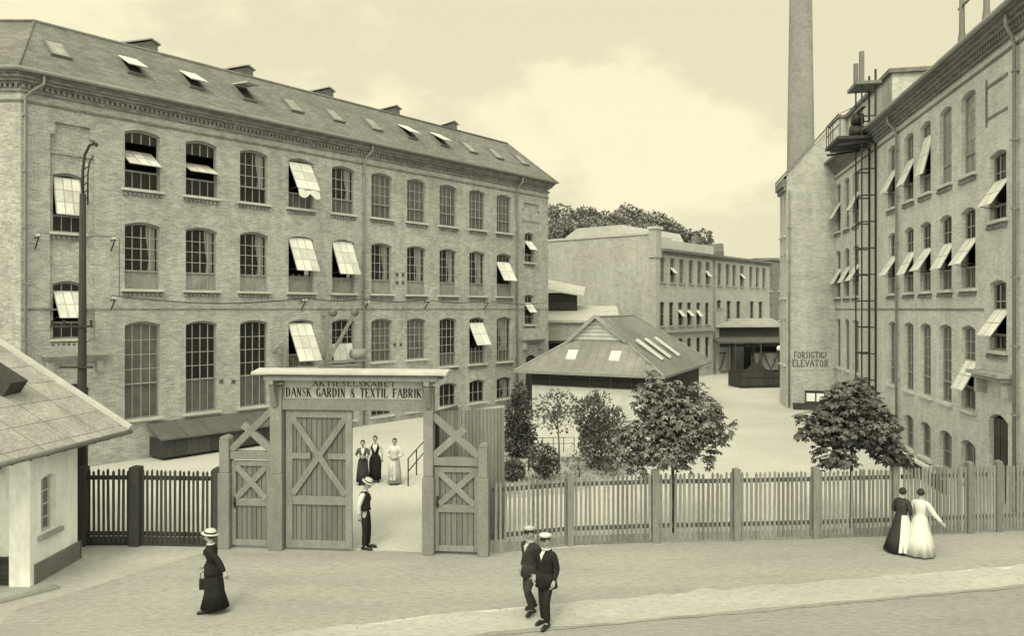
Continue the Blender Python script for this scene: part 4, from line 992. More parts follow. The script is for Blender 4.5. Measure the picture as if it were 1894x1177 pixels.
# ------------------------------------------------------------------ PICKET FENCES
def picket_fence(name, label, pts, h, m, pitch=.117, pw=.062, rails=(.45, 1.5), posth=None, railm=None, postw=.2, board=False, first_post=True, pwm=None):
    pts = [Vector((p[0], p[1], 0)) for p in pts]
    rz = math.atan2(pts[-1].y-pts[0].y, pts[-1].x-pts[0].x)
    t = thing(name, label, 'fence', pts[0], rz); inv = Matrix.Rotation(-rz, 4, 'Z')
    L = [inv @ (p-pts[0]) for p in pts]
    for i, p in enumerate(L):
        if i == 0 and not first_post: continue
        b = MB(); q = postw/2; hh = posth or h
        b.box(p.x-q, p.x+q, p.y-q, p.y+q, 0, hh); b.add([(p.x-q, p.y-q, hh), (p.x+q, p.y-q, hh), (p.x+q, p.y+q, hh), (p.x-q, p.y+q, hh), (p.x, p.y, hh+.045)], [(0, 1, 4), (1, 2, 4), (2, 3, 4), (3, 0, 4)])
        b.build('post', M[pwm or m], t, bevel=.012)
    for a, e in zip(L[:-1], L[1:]):
        d = (e-a); ln = d.length; d = d.normalized(); nrm = Vector((-d.y, d.x, 0))
        for z in rails:
            b = MB(); b.bar(a+d*postw/2+Vector((0, 0, z))+nrm*.03, e-d*postw/2+Vector((0, 0, z))+nrm*.03, .07, .1); b.build('rail', M[railm or m], t)
        b = MB(); k = int((ln-postw)/pitch)
        for i in range(k):
            s_ = postw/2+(ln-postw)*(i+.5)/k; c = a+d*s_-nrm*.03
            hh = h-.08+rnd.uniform(-.03, .025)-(.12 if rnd.random() < .03 else 0); tl = rnd.gauss(0, .01); w2 = pw/2*rnd.uniform(.9, 1.1)
            vs = []
            for yy in (-.012, .012):
                for (x, z) in ((-w2, .08), (w2, .08), (w2+tl, hh-.05), (tl, hh), (-w2+tl, hh-.05)): vs.append(c+d*x+nrm*yy+Vector((0, 0, z)))
            b.add(vs, [(0, 1, 2, 3, 4), (9, 8, 7, 6, 5)]+[(j, j+5, (j+1) % 5+5, (j+1) % 5) for j in range(5)])
        if board: b.bar(a+d*postw/2+Vector((0, 0, .12)), e-d*postw/2+Vector((0, 0, .12)), .04, .22)
        b.build('picket_panel', M[m], t)
    return t
lp_ = [G(px, 1010) for px in (60, 152, 252)]
picket_fence('picket_fence', 'dark tarred picket fence between white lodge and the gate', lp_+[(GA.W(S(408))[0]-.02, GA.W(0)[1])], 2.02, 'fence_dark', rails=(.3, 1.72), posth=2.0, postw=.26, board=True, pw=.058)
rp = [(GA.W(GA.L)[0]+.03, GA.W(GA.L)[1]+.1)]+[G(px, py) for px, py in ((1055, 1010), (1212, 1004), (1362, 1001), (1508, 997), (1655, 992))]
picket_fence('picket_fence', 'long weathered grey picket fence right of the gate', rp, 1.86, 'fence_pale', rails=(.42, 1.55), railm='rail', postw=.175, board=True, first_post=False, pwm='midwood')
rp2 = [rp[-1]]+[G(px, py) for px, py in ((1793, 987), (1846, 984), (1960, 980))]
t = picket_fence('picket_fence', 'darker end section of picket fence behind the two strolling women', [(rp2[0][0]+.12, rp2[0][1])]+rp2[1:], 1.9, 'fence_pale', rails=(.42, 1.55), railm='rail', postw=.165, board=True, first_post=False, pitch=.1, pw=.066)
# iron hoop railing round the bed
hr = thing('bed_railing', 'low thin wire railing around the shrub bed', 'railing', G(945, 838), 0)
a0 = Vector((*G(945, 838), 0)); e0 = Vector((*G(1062, 836), 0)); dv = e0-a0
b = MB()
for k in range(7): p = dv*k/6; b.bar((p.x, p.y, 0), (p.x, p.y, .62), .03)
for z in (.6, .35): b.bar((0, 0, z), (dv.x, dv.y, z), .02)
b.build('rail', M['iron'], hr)
pg = thing('garden_stake', 'thin dark stake standing among the shrubs behind the fence', 'stake', G(978, 872), 0)
b = MB(); b.smooth = True; b.tube([(0, 0, 0), (0, 0, 1.15)], .035, 6); b.ball((0, 0, 1.17), .05, .05, .05, 8); b.build('stake', M['iron'], pg)
# pipe railing inside the gateway
q0 = Vector((*G(755, 900), 0)); q1 = Vector((*G(784, 862), 0))
yr = thing('pipe_railing', 'thin pipe railing beside right edge of open gateway', 'railing', q0, 0)
b = MB(); dv = q1-q0
for k in range(3): p = dv*k/2; b.bar((p.x, p.y, 0), (p.x, p.y, .95), .04)
for z in (.93, .5): b.bar((0, 0, z), (dv.x, dv.y, z), .03)
b.build('rail', M['iron'], yr)

# ------------------------------------------------------------------ LAMP POLE
lpb = G(151, 1000)
tp = thing('lamp_pole', 'tall dark tarred pole with iron gooseneck lamp bracket behind dark picket fence', 'lamp post', lpb, 0)
b = MB(); b.smooth = True; b.tube([(0, 0, 0), (0, 0, 1.0), (0, 0, 2.6), (0.02, 0, 5.5), (.03, 0, 9.0)], [.2, .17, .125, .095, .075], 12); b.build('pole', M['fence_dark'], tp)
b = MB(); b.smooth = True
b.tube([(.03, 0, 8.7), (.03, 0, 9.6), (.08, 0, 10.0), (.2, 0, 10.25), (.36, 0, 10.32)], .035, 8)
b.tube([(.16, 0, 8.7), (.16, 0, 9.5), (.2, 0, 9.8), (.3, 0, 9.98)], .02, 6)
for k in range(5): b.tube([(.03, 0, 8.8+k*.2), (.16, 0, 8.9+k*.2)], .014, 5)
b.ball((.38, 0, 10.27), .05, .05, .06, 8); b.build('gooseneck', M['iron'], tp)
b = MB(); b.bar((-.75, -.1, 5.55), (.35, -.1, 5.55), .05, .05); b.bar((-.5, -.12, 4.5), (.35, -.12, 4.5), .05, .05)
for x in (-.7, -.4, .3): b.tube([(x, -.1, 5.57), (x, -.1, 5.72)], .03, 6)
b.build('cross_arm', M['iron'], tp)

# ------------------------------------------------------------------ LODGE
lx = -10.42; ly0, ly1 = 16.45, 18.15; lx0 = -16.0
lg_ = thing('gate_lodge', 'small white lodge with large grey slab roof at left edge', 'lodge', (lx, ly0), 0)
H_ = 3.0
b = MB()
b.quad((lx0-lx, 0, 0), (0, 0, 0), (0, 0, H_), (lx0-lx, 0, H_))
ydim = ly1-ly0
o3 = [(.30, .86, 1.0, 2.28, .06)]
wm = MB(); wall_grid(wm, 0, ydim, 0, H_, o3, depth=.2)
swl = wm.build('side_wall', M['render'], lg_); swl.rotation_euler.z = math.pi/2
b.quad((0, ydim, 0), (lx0-lx, ydim, 0), (lx0-lx, ydim, H_), (0, ydim, H_))
b.box(-.42, .03, -.14, -.002, 0, H_-.1)            # corner pilaster
b.box(-6, -.9, -.9, -.002, 0, H_-.1)               # projecting bay to the left
b.build('wall', M['render'], lg_)
b = MB(); b.box(.002, .07, -.0, ydim+.02, 0, .42); b.box(-.3, .07, ydim+.0, ydim+.06, 0, .42); b.build('plinth', M['plinth'], lg_)
wq = window(lg_, .30, .86, 1.0, 2.28, .06, nx=2, nz=4, sillm='dirtystone', dent=False, frame='stone', bars='stone', sw=.1); wq.rotation_euler.z = math.pi/2
b = MB(); b.box(.002, .06, .2, .5, 2.72, 2.98); b.build('wall_lamp_box', M['stone'], lg_)
b = MB(); b.smooth = True; b.tube([(-.72, -.003, 2.55), (-.72, -.2, 2.55)], .05, 8); b.tube([(-.72, -.2, 2.6), (-.72, -.2, 2.45)], [.05, .1], 8); b.build('wall_lamp', M['iron'], lg_)
ezl = 2.92; ex = -9.78-lx; ry_ = 19.3-ly0; sl_ = .665
rx = -16.5-lx
b = MB(); t_ = .07
for xa, xb4 in ((ex, rx),):
    za, zb_ = ezl, ezl+sl_*(ex-rx)
    # eave runs at a slight angle, following the wall of the lane
    vs = [(ex, ry_, za), (ex-.75, -3.0, za), (rx, -3.0, za+sl_*(ex-.75-rx)), (rx, ry_, zb_)]
    vs += [(x, y, z-t_) for x, y, z in vs]
    b.add(vs, [(0, 1, 2, 3), (7, 6, 5, 4), (0, 4, 5, 1), (1, 5, 6, 2), (2, 6, 7, 3), (3, 7, 4, 0)])
b.build('roof', M['slab'], lg_)
b = MB(); b.bar((ex+.04, ry_+.03, ezl+.05), (rx, ry_+.03, ezl+.05+sl_*(ex-rx)), .12, .12); b.build('barge_board', M['stone'], lg_, bevel=.01)
b = MB(); b.smooth = True; b.tube([(ex+.06, ry_, ezl-.05), (ex-.70, -3, ezl-.05)], .06, 8); b.build('gutter', M['greyiron'], lg_)
b = MB()
for k in range(9): y = ry_-.15-k*.5; xx = ex-.05-.75*(ry_-y)/(ry_+3); b.bar((xx, y, ezl-.12), (xx-1.2, y, ezl-.12+sl_*1.2), .07, .1)
b.box(ex-.75, ex-.7, ydim, ry_-.1, ezl-.2, ezl+.25)
b.build('rafter', M['darkwood'], lg_)
b = MB(); hx = P(12, 715, 17.6); b.prism([(-.9, -.02), (.35, -.02), (.35, .5), (-.5, .5)], -.3, .3)
hatch = b.build('roof_hatch', M['darkwood'], lg_); hatch.location = (hx[0]-lx-.25, hx[1]-ly0, ezl+sl_*(ex-(hx[0]-lx))-.15); hatch.rotation_euler = (0, R(33), 0)
cr = thing('lidded_crate', 'small black wooden crate standing beside white lodge pilaster', 'crate', G(20, 1076), R(-8))
b = MB()
for k in range(5): b.box(-.32, .32, -.28, -.25, .02+k*.11, .12+k*.11)
b.box(-.32, .32, .25, .28, .02, .57); b.box(-.32, -.29, -.249, .249, .02, .57); b.box(.29, .32, -.249, .249, .02, .57); b.build('box', M['fence_dark'], cr)
b = MB(); b.box(-.35, .35, -.31, .31, .571, .61); b.build('lid', M['darkwood'], cr)

# ------------------------------------------------------------------ TREES
def leaf_card(b, c, d, n, ln, wd):
    """a folded pointed leaf: base c, direction d, normal n"""
    d = d.normalized(); s_ = d.cross(n).normalized(); n2 = s_.cross(d)
    tip = c+d*ln-n2*ln*.25; m = c+d*ln*.55+n2*ln*.02
    b.add([c, m+s_*wd*.5-n2*wd*.12, tip, m-s_*wd*.5-n2*wd*.12], [(0, 1, 2), (0, 2, 3)])
def rv(): 
    while True:
        v = Vector((rnd.uniform(-1, 1), rnd.uniform(-1, 1), rnd.uniform(-1, 1)))
        if .05 < v.length < 1: return v.normalized()
def crown(b, blobs, n, ln, wd, palm=0, droop=.3, shell=.55, fill=None):
    vols = [r_[0]*r_[1]*r_[2] for c, r_ in blobs]; tot = sum(vols)
    for (c, r_), v in zip(blobs, vols):
        for k in range(int(n*v/tot)):
            u = rv(); q = shell+(1-shell)*rnd.random()**.6
            if rnd.random() < .25: q = rnd.random()
            q *= 1+.16*math.sin(5*u.x+2*c[0])*math.sin(4*u.y+3*c[2]+1)
            p = Vector((c[0]+u.x*r_[0]*q, c[1]+u.y*r_[1]*q, c[2]+u.z*r_[2]*q))
            out = (u+rv()*.7+Vector((0, 0, .1-droop))).normalized()
            s_ = rnd.uniform(.7, 1.25)
            if palm:
                nrm = (Vector((0, 0, 1))+rv()*.6+u*.4).normalized(); t1 = nrm.cross(rv()).normalized(); t2 = nrm.cross(t1)
                for j in range(palm):
                    a = 2*math.pi*(j-(palm-1)/2)/(palm+1.5)
                    d = (t1*math.cos(a)+t2*math.sin(a)-Vector((0, 0, droop))).normalized()
                    leaf_card(b, p, d, nrm, ln*s_*(1-.12*abs(j-(palm-1)/2)), wd*s_)
            else: leaf_card(b, p, out, rv(), ln*s_, wd*s_)
def tree(name, label, base, trunk, blobs, n, ln, wd, leafm, palm=0, limbs=6, tr=.06, group=None, cat='tree', droop=.3):
    t = thing(name, label, cat, base, 0, group)
    tb = MB(); tb.smooth = True
    top = trunk[-1]
    tb.tube(trunk, [tr*(1-.55*i/(len(trunk)-1)) for i in range(len(trunk))], 8)
    for k in range(limbs):
        c, r_ = blobs[k % len(blobs)]
        st = Vector(trunk[-1])*(.55+.45*rnd.random())+Vector(trunk[0])*.0
        st = Vector(trunk[len(trunk)//2]).lerp(Vector(trunk[-1]), rnd.random())
        u = rv(); en = Vector(c)+Vector((u.x*r_[0]*.7, u.y*r_[1]*.7, abs(u.z)*r_[2]*.6))
        mid = st.lerp(en, .5)+Vector((0, 0, -.06*(en-st).length)); tb.tube([st, mid, en], [tr*.5, tr*.35, tr*.12], 6)
    tb.build('trunk', M['bark'], t)
    cb_ = MB(); crown(cb_, blobs, n, ln, wd, palm, droop); cb_.build('crown', M[leafm], t)
    return t
def blob(base, px, py, rpx, rpy, d, dz=0, ry=None):
    p = P(px, py, d); k = d/F
    return ((p[0]-base[0], dz, p[2]), (rpx*k, (ry or rpx)*k, rpy*k))
# right chestnut, nearest
B1 = G(1246, 994); d1 = B1[1]
tree('chestnut_tree', 'young broad chestnut tree with big leaves, middle of the grey picket fence', B1,
     [(0, 0, 0), (.01, 0, .9), (-.02, .02, 1.7), (-.05, .05, 2.6), (-.15, 0, 3.6)],
     [blob(B1, 1215, 745, 46, 48, d1, .1), blob(B1, 1270, 785, 62, 50, d1, -.1), blob(B1, 1190, 820, 52, 42, d1, .2), blob(B1, 1300, 765, 42, 34, d1, .3), blob(B1, 1205, 705, 20, 24, d1), blob(B1, 1240, 835, 50, 26, d1, -.3), blob(B1, 1330, 795, 28, 24, d1), blob(B1, 1318, 845, 18, 26, d1, .1), blob(B1, 1165, 855, 24, 20, d1), blob(B1, 1150, 805, 14, 14, d1, .2), blob(B1, 1352, 782, 13, 10, d1), blob(B1, 1252, 712, 14, 12, d1), blob(B1, 1190, 872, 22, 12, d1, -.2), blob(B1, 1262, 868, 14, 14, d1), blob(B1, 1340, 822, 12, 10, d1, .2), blob(B1, 1290, 725, 24, 20, d1, .2)],
     1900, .17, .07, 'leaf', palm=5, limbs=12, tr=.055)
B2 = G(1575, 990); d2 = B2[1]
tree('maple_tree', 'young dark leafy tree before the pale factory, behind right fence', B2,
     [(0, 0, 0), (0, 0, .9), (.01, .02, 1.7), (.02, .03, 2.6), (.04, 0, 3.8)],
     [blob(B2, 1575, 745, 50, 42, d2), blob(B2, 1555, 790, 62, 40, d2, .2), blob(B2, 1610, 790, 50, 42, d2, -.2), blob(B2, 1500, 785, 26, 26, d2), blob(B2, 1545, 840, 40, 24, d2), blob(B2, 1640, 835, 36, 24, d2), blob(B2, 1590, 712, 22, 16, d2), blob(B2, 1660, 850, 26, 12, d2), blob(B2, 1578, 860, 12, 14, d2), blob(B2, 1480, 805, 14, 10, d2), blob(B2, 1478, 772, 12, 10, d2), blob(B2, 1530, 738, 16, 12, d2), blob(B2, 1632, 762, 16, 14, d2), blob(B2, 1520, 858, 16, 10, d2), blob(B2, 1682, 848, 14, 8, d2)],
     2000, .15, .08, 'leafdark', palm=5, limbs=12, tr=.06)
B3 = G(1034, 868); d3 = B3[1]
tree('small_tree', 'thin bare-stemmed young tree with sparse crown before the pavilion', B3,
     [(0, 0, 0), (.0, 0, .9), (-.05, 0, 1.7), (-.02, .02, 2.4)],
     [blob(B3, 1030, 750, 42, 26, d3), blob(B3, 1005, 775, 26, 22, d3), blob(B3, 1055, 770, 24, 18, d3), blob(B3, 1030, 790, 20, 10, d3)],
     620, .14, .085, 'leaflight', limbs=14, tr=.035)
B4 = G(955, 846); d4 = B4[1]
tree('conifer_shrub', 'tall dark upright shrub beside grey board fence', B4, [(0, 0, 0), (0, 0, 1), (0, 0, 2.4)],
     [blob(B4, 958, 810, 30, 34, d4), blob(B4, 958, 770, 24, 36, d4), blob(B4, 962, 735, 15, 28, d4)], 3800, .15, .085, 'leafdark', limbs=5, tr=.06, droop=.1)
B5 = G(1112, 868); d5 = B5[1]
tree('dense_shrub', 'dense bushy shrub with feathery tips between small tree and chestnut', B5, [(0, 0, 0), (0, 0, .8), (0, 0, 2.0)],
     [blob(B5, 1110, 820, 40, 44, d5), blob(B5, 1095, 775, 28, 42, d5), blob(B5, 1135, 785, 20, 32, d5), blob(B5, 1098, 742, 12, 20, d5), blob(B5, 1120, 745, 8, 18, d5)], 4200, .15, .075, 'leaf', limbs=8, tr=.05, droop=-.3)
B6 = G(1006, 888); d6 = B6[1]
tree('low_bush', 'small round dark bush in the bed right of the garden stake', B6, [(0, 0, 0), (0, 0, .3), (.02, 0, .7)],
     [blob(B6, 1004, 848, 26, 26, d6), blob(B6, 1015, 866, 20, 14, d6)], 1100, .13, .08, 'leafdark', limbs=5, tr=.03, cat='bush')
B7 = G(948, 890); d7 = B7[1]
tree('low_bush', 'small leafy bush just right of the grey board fence', B7, [(0, 0, 0), (0, 0, .3), (0, 0, .6)],
     [blob(B7, 949, 870, 22, 17, d7)], 700, .13, .08, 'leafdark', limbs=4, tr=.03, cat='bush')
B8 = G(1072, 884); d8 = B8[1]
tree('thin_sapling', 'thin sparse sapling with bare stems left of dense bushy shrub', B8, [(0, 0, 0), (-.05, 0, .5), (-.12, 0, 1.0)],
     [blob(B8, 1070, 850, 26, 26, d8)], 110, .1, .04, 'leaflight', limbs=10, tr=.018, cat='sapling')
B9 = G(1120, 880)
tree('low_bush', 'low leafy plant at the foot of dense bushy shrub', B9, [(0, 0, 0), (0, 0, .2), (0, 0, .4)], [blob(B9, 1120, 868, 22, 10, B9[1])], 160, .1, .05, 'leaf', limbs=3, tr=.02, cat='bush')
# rough grass tufts of the bed and fence foot
b = MB()
def tuft(x, y, h, n=5):
    for k in range(n):
        a = rnd.random()*6.28; p = Vector((x+rnd.uniform(-.1, .1), y+rnd.uniform(-.1, .1), 0)); d = Vector((math.cos(a)*.35, math.sin(a)*.35, 1)); s_ = Vector((-math.sin(a), math.cos(a), 0))*.012
        b.add([p-s_, p+s_, p+d*h*rnd.uniform(.5, 1)], [(0, 1, 2)])
for k in range(380):
    px, t_ = rnd.uniform(925, 1190), rnd.random(); yb = 922-(px-915)*.17; ya = 846
    x, y = G(px, ya+(yb-ya)*t_); tuft(x, y, rnd.uniform(.05, .22))
struct(b.build('grass', M['grass']), 'stuff')
b = MB()
for k in range(700):
    x, y = rnd.uniform(-9, 13), rnd.uniform(13, 19.2)
    if y > 18.2 and -8 < x: continue
    if rnd.random() < .5: y = 14.9+.2*x+rnd.gauss(0, .25)
    r_ = rnd.uniform(.008, .028); b.ball((x, y, .006), r_, r_*rnd.uniform(.6, 1), r_*.5, 5)
struct(b.build('loose_stones', M['kerb']), 'stuff')
# tall wood behind the back building
far = [(1030, 384, 42, 34, 118), (1080, 390, 40, 30, 124), (1128, 398, 36, 30, 116), (1160, 388, 36, 34, 128), (1205, 402, 40, 34, 120), (1240, 416, 26, 26, 125), (1105, 412, 40, 30, 112), (1180, 418, 46, 26, 112), (1020, 415, 40, 34, 112), (1060, 418, 40, 30, 113)]
flab = ['tall dense tree beyond works, leftmost against left factory corner', 'tall dark tree beyond works, second from left', 'low crowned dark tree beyond works left of the peak', 'highest pointed dark tree beyond works', 'broad round dark tree sloping off right beyond works', 'small dark tree at right end of the wood', 'lower front tree above the pale roof monitor', 'lower front tree behind the corner pier', 'lower front tree at left factory corner', 'lower front tree left of the pale roof monitor']
for (px, py, rx_, ry2, d), lb_ in zip(far, flab):
    bs = P(px, 572, d)[:2]; k = d/F
    c = P(px, py+ry2*.9, d); bl = [((0, 0, c[2]), (rx_*k, rx_*k, ry2*1.0*k))]
    for q in range(9):
        u = rv(); bl.append(((u.x*rx_*k*.75, u.y*rx_*k*.7, c[2]+u.z*ry2*k*.75+.2), (rx_*k*.42, rx_*k*.42, ry2*k*.42)))
    bl.append(((0, 0, c[2]-5), (rx_*k*1.1, rx_*k*1.1, 4.5)))
    tree('beech_tree', lb_, bs, [(0, 0, 0), (0, 0, 6), (0, 0, 12), (0, 0, c[2])], bl, 5200, .5, .34, 'leafhaze', limbs=5, tr=.4, group='tall trees beyond the back works')
for (px, py, rx_, ry2, lb_) in ((1268, 432, 16, 14, 'small pale tree beyond works, left one of the pale pair'), (1298, 434, 20, 16, 'small pale tree beyond works, right one of the pale pair')):
    d = 118; bs = P(px, 572, d)[:2]; k = d/F; c = P(px, py+8, d)
    bl = [((0, 0, c[2]), (rx_*k, rx_*k, ry2*k)), ((0, 0, c[2]-2.5), (rx_*k*1.1, rx_*k, 2))]
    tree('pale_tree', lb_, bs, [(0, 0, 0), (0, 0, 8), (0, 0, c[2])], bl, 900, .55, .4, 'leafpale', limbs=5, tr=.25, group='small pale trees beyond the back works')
# ------------------------------------------------------------------ PEOPLE
def skin_into(mb, nodes, edges, root, sub=2, squash=None):
    """grow one continuous surface over a jointed skeleton and append it to mb"""
    names = list(nodes); ix = {n: i for i, n in enumerate(names)}
    me = bpy.data.meshes.new('skeleton'); me.from_pydata([nodes[n][0] for n in names], [(ix[a], ix[c]) for a, c in edges], [])
    ob_ = bpy.data.objects.new('skeleton', me); col.objects.link(ob_)
    sm = ob_.modifiers.new('skin', 'SKIN'); sm.use_smooth_shade = True; sm.branch_smoothing = .6
    for i, n in enumerate(names):
        r_ = nodes[n][1]; sv = me.skin_vertices[0].data[i]; sv.radius = (r_, r_) if not isinstance(r_, tuple) else r_; sv.use_root = (n == root)
    ss = ob_.modifiers.new('sub', 'SUBSURF'); ss.levels = sub
    bpy.context.view_layer.update()
    ev = ob_.evaluated_get(bpy.context.evaluated_depsgraph_get()); m2 = ev.to_mesh()
    vs = [v.co.copy() for v in m2.vertices]; fs = [tuple(p.vertices) for p in m2.polygons]
    ev.to_mesh_clear(); bpy.data.objects.remove(ob_); bpy.data.meshes.remove(me)
    mb.smooth = True; mb.add(vs, fs); mb.smooth = False
def hand(mb, w, d, n, side, k=1.0, curl=.5):
    """palm, four unequal bent fingers and a thumb leaving the side of the palm"""
    w, d, n = Vector(w), Vector(d).normalized(), Vector(n).normalized(); s_ = d.cross(n).normalized()*side; n = s_.cross(d).normalized()*side
    mb.smooth = True
    mb.tube([w-d*.03*k, w+d*.02*k, w+d*.06*k, w+d*.095*k], [.026*k, .036*k, .042*k, .036*k], 8)
    for i, (off, ln) in enumerate(((-.033, .072), (-.011, .082), (.011, .076), (.032, .06))):
        p0 = w+d*.085*k+s_*off*k; p1 = p0+(d*math.cos(curl*.5)+n*math.sin(curl*.5)).normalized()*ln*.5*k; p2 = p1+(d*math.cos(curl*1.3)+n*math.sin(curl*1.3))*ln*.55*k
        mb.tube([p0, p1, p2], [.0095*k, .009*k, .006*k], 6)
    t0 = w+d*.03*k-s_*.035*k; t1 = t0+(d*.7-s_*.6).normalized()*.04*k; mb.tube([t0, t1, t1+(d+n*.4).normalized()*.03*k], [.013*k, .011*k, .008*k], 6)
    mb.smooth = False
def head(mb, c, k=1.0, yaw=0.0, nod=0.0):
    i0 = len(mb.v); mb.smooth = True
    def shp(p):
        x, y, z = p
        if z < 0: y *= 1-.32*(-z)**1.3; x = x*(1-.12*(-z))+.10*(-z)
        if x < 0: x *= 1.08
        return (x, y, z)
    mb.ball((0, 0, 0), .095, .076, .118, 18, shp)
    mb.tube([(.088, 0, .012), (.104, 0, -.012), (.116, 0, -.032), (.092, 0, -.042)], [.008, .012, .017, .012], 6)     # nose
    for s_ in (-1, 1):
        mb.ball((-.005, s_*.077, -.005), .022, .010, .034, 8)                                                         # ear
    mb.m = 1
    for s_ in (-1, 1): mb.ball((.084, s_*.032, .008), .011, .015, .009, 8)                                          # eyes
    for s_ in (-1, 1): mb.tube([(.088, s_*.014, .03), (.09, s_*.035, .035), (.078, s_*.055, .026)], .005, 5)          # brows
    mb.m = 2; mb.tube([(.086, -.024, -.068), (.096, 0, -.066), (.086, .024, -.068)], .007, 5); mb.m = 0
    mb.smooth = False
    mt = Matrix.Translation(Vector(c)) @ Matrix.Rotation(yaw, 4, 'Z') @ Matrix.Rotation(nod, 4, 'Y') @ Matrix.Scale(k, 4)
    mb.xf(i0, mt); return mt
def person(label, pos, face, Hh, pose, wear, group=None):
    k = Hh/1.75; t = thing('person', label, 'person', pos, face, group)
    def V(*p): return Vector(p)*k
    ln = pose.get('lean', 0)
    J = dict(pel=V(0, 0, .95), sp=V(ln*.4, 0, 1.12), ch=V(ln*.8, 0, 1.30), nk=V(ln, 0, 1.47), nt=V(ln+.02, 0, 1.56), hd=V(ln+.035+pose.get('hdx', 0), 0, 1.645))
    for s_, q in ((1, 'l'), (-1, 'r')):
        J[q+'s'] = V(ln*.9, s_*pose.get('sh', .175), 1.415); J[q+'h'] = V(0, s_*.09, .92)
        J[q+'e'] = V(*pose.get(q+'e', (ln*.6-.04, s_*.25, 1.14))); J[q+'w'] = V(*pose.get(q+'w', (ln*.5+.06, s_*.25, .9)))
        J[q+'k'] = V(*pose.get(q+'k', (.02, s_*.095, .50))); J[q+'a'] = V(*pose.get(q+'a', (-.02, s_*.10, .09))); J[q+'t'] = J[q+'a']+V(.17, s_*.03, -.055)
        J[q+'u'] = J[q+'a']+V(-.06, 0, -.05)
    woman = wear.get('woman')
    # body: one continuous figure
    b = MB()
    n = {'pel': (J['pel'], .10*k), 'sp': (J['sp'], .075*k), 'ch': (J['ch'], .08*k), 'nk': (J['nk'], .06*k), 'nt': (J['nt'], .052*k), 'hd0': (J['hd'], .05*k)}
    e = [('pel', 'sp'), ('sp', 'ch'), ('ch', 'nk'), ('nk', 'nt'), ('nt', 'hd0')]
    for q in 'lr':
        n[q+'s'] = (J[q+'s']-V(0, 0, .01), .045*k); n[q+'e'] = (J[q+'e'], .038*k); n[q+'w'] = (J[q+'w'], .028*k)
        n[q+'h'] = (J[q+'h'], .085*k); n[q+'k'] = (J[q+'k'], .055*k); n[q+'a'] = (J[q+'a'], .036*k); n[q+'t'] = (J[q+'t'], .028*k)
        e += [('ch', q+'s'), (q+'s', q+'e'), (q+'e', q+'w'), ('pel', q+'h'), (q+'h', q+'k'), (q+'k', q+'a'), (q+'a', q+'t')]
    skin_into(b, n, e, 'pel')
    hm = head(b, J['hd'], k, pose.get('yaw', 0), pose.get('nod', 0))
    for s_, q in ((1, 'l'), (-1, 'r')):
        d = (J[q+'w']-J[q+'e']); hand(b, J[q+'w']+d.normalized()*.01, d+V(*pose.get(q+'hd', (0, 0, 0))), V(.2, -s_, 0), s_, k, pose.get('curl', .6))
    body = b.build('body', [M['skin'], M['eye'], M['lip']], t)
    def top(name, m, r_, hem, sleeve=1.0, arm=.058, puff=0, chest=.0):
        g = MB()
        nn = {'ch': (J['ch']+V(0, 0, .04), (.09+r_)*k)}; ee = []
        w_ = .025 if woman else 0.0; z0_ = 1.0 if hem is None else .96
        rg = [(0, 0, z0_, .135+r_, .165+r_-w_*.3), (ln*.3, 0, 1.08, .115+r_-w_, .145+r_-w_), (ln*.5, 0, 1.18, .122+r_-w_*.4, .155+r_-w_), (ln*.8+.012, 0, 1.29, .142+r_+chest, .172+r_-w_*.5), (ln*.9, 0, 1.38, .128+r_, .185+r_*.6-w_*.5), (ln*.95, 0, 1.435, .10+r_*.5, .155+r_*.3-w_*.5), (ln, 0, 1.475, .075, .09), (ln, 0, 1.495, .066, .068)]
        g.smooth = True; g.rings([tuple(v*k for v in q) for q in rg], 32, .02, 9, .7); g.smooth = False
        for q in 'lr':
            nn[q+'s'] = (J[q+'s'], (.074+r_*.5+puff*.3)*k); ee.append(('ch', q+'s'))
            if sleeve > 0:
                nn[q+'m'] = (J[q+'s'].lerp(J[q+'e'], .5), (arm+.012+puff)*k); nn[q+'e'] = (J[q+'e'], (arm+puff*.8)*k); ee += [(q+'s', q+'m'), (q+'m', q+'e')]
                if sleeve > .5: nn[q+'w'] = (J[q+'e'].lerp(J[q+'w'], min(1, sleeve)*.96), (arm-.012)*k); ee.append((q+'e', q+'w'))
        skin_into(g, nn, ee, 'ch')
        if hem:
            rg = [(J['sp'].x/k*.8, 0, 1.05, .155+r_*.5, .175+r_), (J['pel'].x/k, 0, .92, .165+r_, .195+r_), (-.01, 0, hem, .185+r_, .215+r_)]
            g.smooth = True; g.rings([tuple(v*k for v in q) for q in rg], 28, .03, 7, 1); g.smooth = False
        return g.build(name, M[m], t)
    if 'trousers' in wear:
        g = MB(); nn = {'pel': (J['pel'], .15*k), 'sp': (J['pel'].lerp(J['sp'], .6), .125*k)}; ee = [('pel', 'sp')]
        for q in 'lr':
            nn[q+'h'] = (J[q+'h'], .105*k); nn[q+'k'] = (J[q+'k'], .080*k); nn[q+'a'] = (J[q+'a']+V(0, 0, -.01), .070*k); ee += [('pel', q+'h'), (q+'h', q+'k'), (q+'k', q+'a')]
        skin_into(g, nn, ee, 'pel'); g.build('trousers', M[wear['trousers']], t)
    if 'skirt' in wear:
        m, rg, rip = wear['skirt']; g = MB(); g.smooth = True; g.rings([tuple(v*k for v in q) for q in rg], 48, rip, 11, 2); g.smooth = False; g.build('skirt', M[m], t)
    for it in wear.get('tops', []): top(*it)
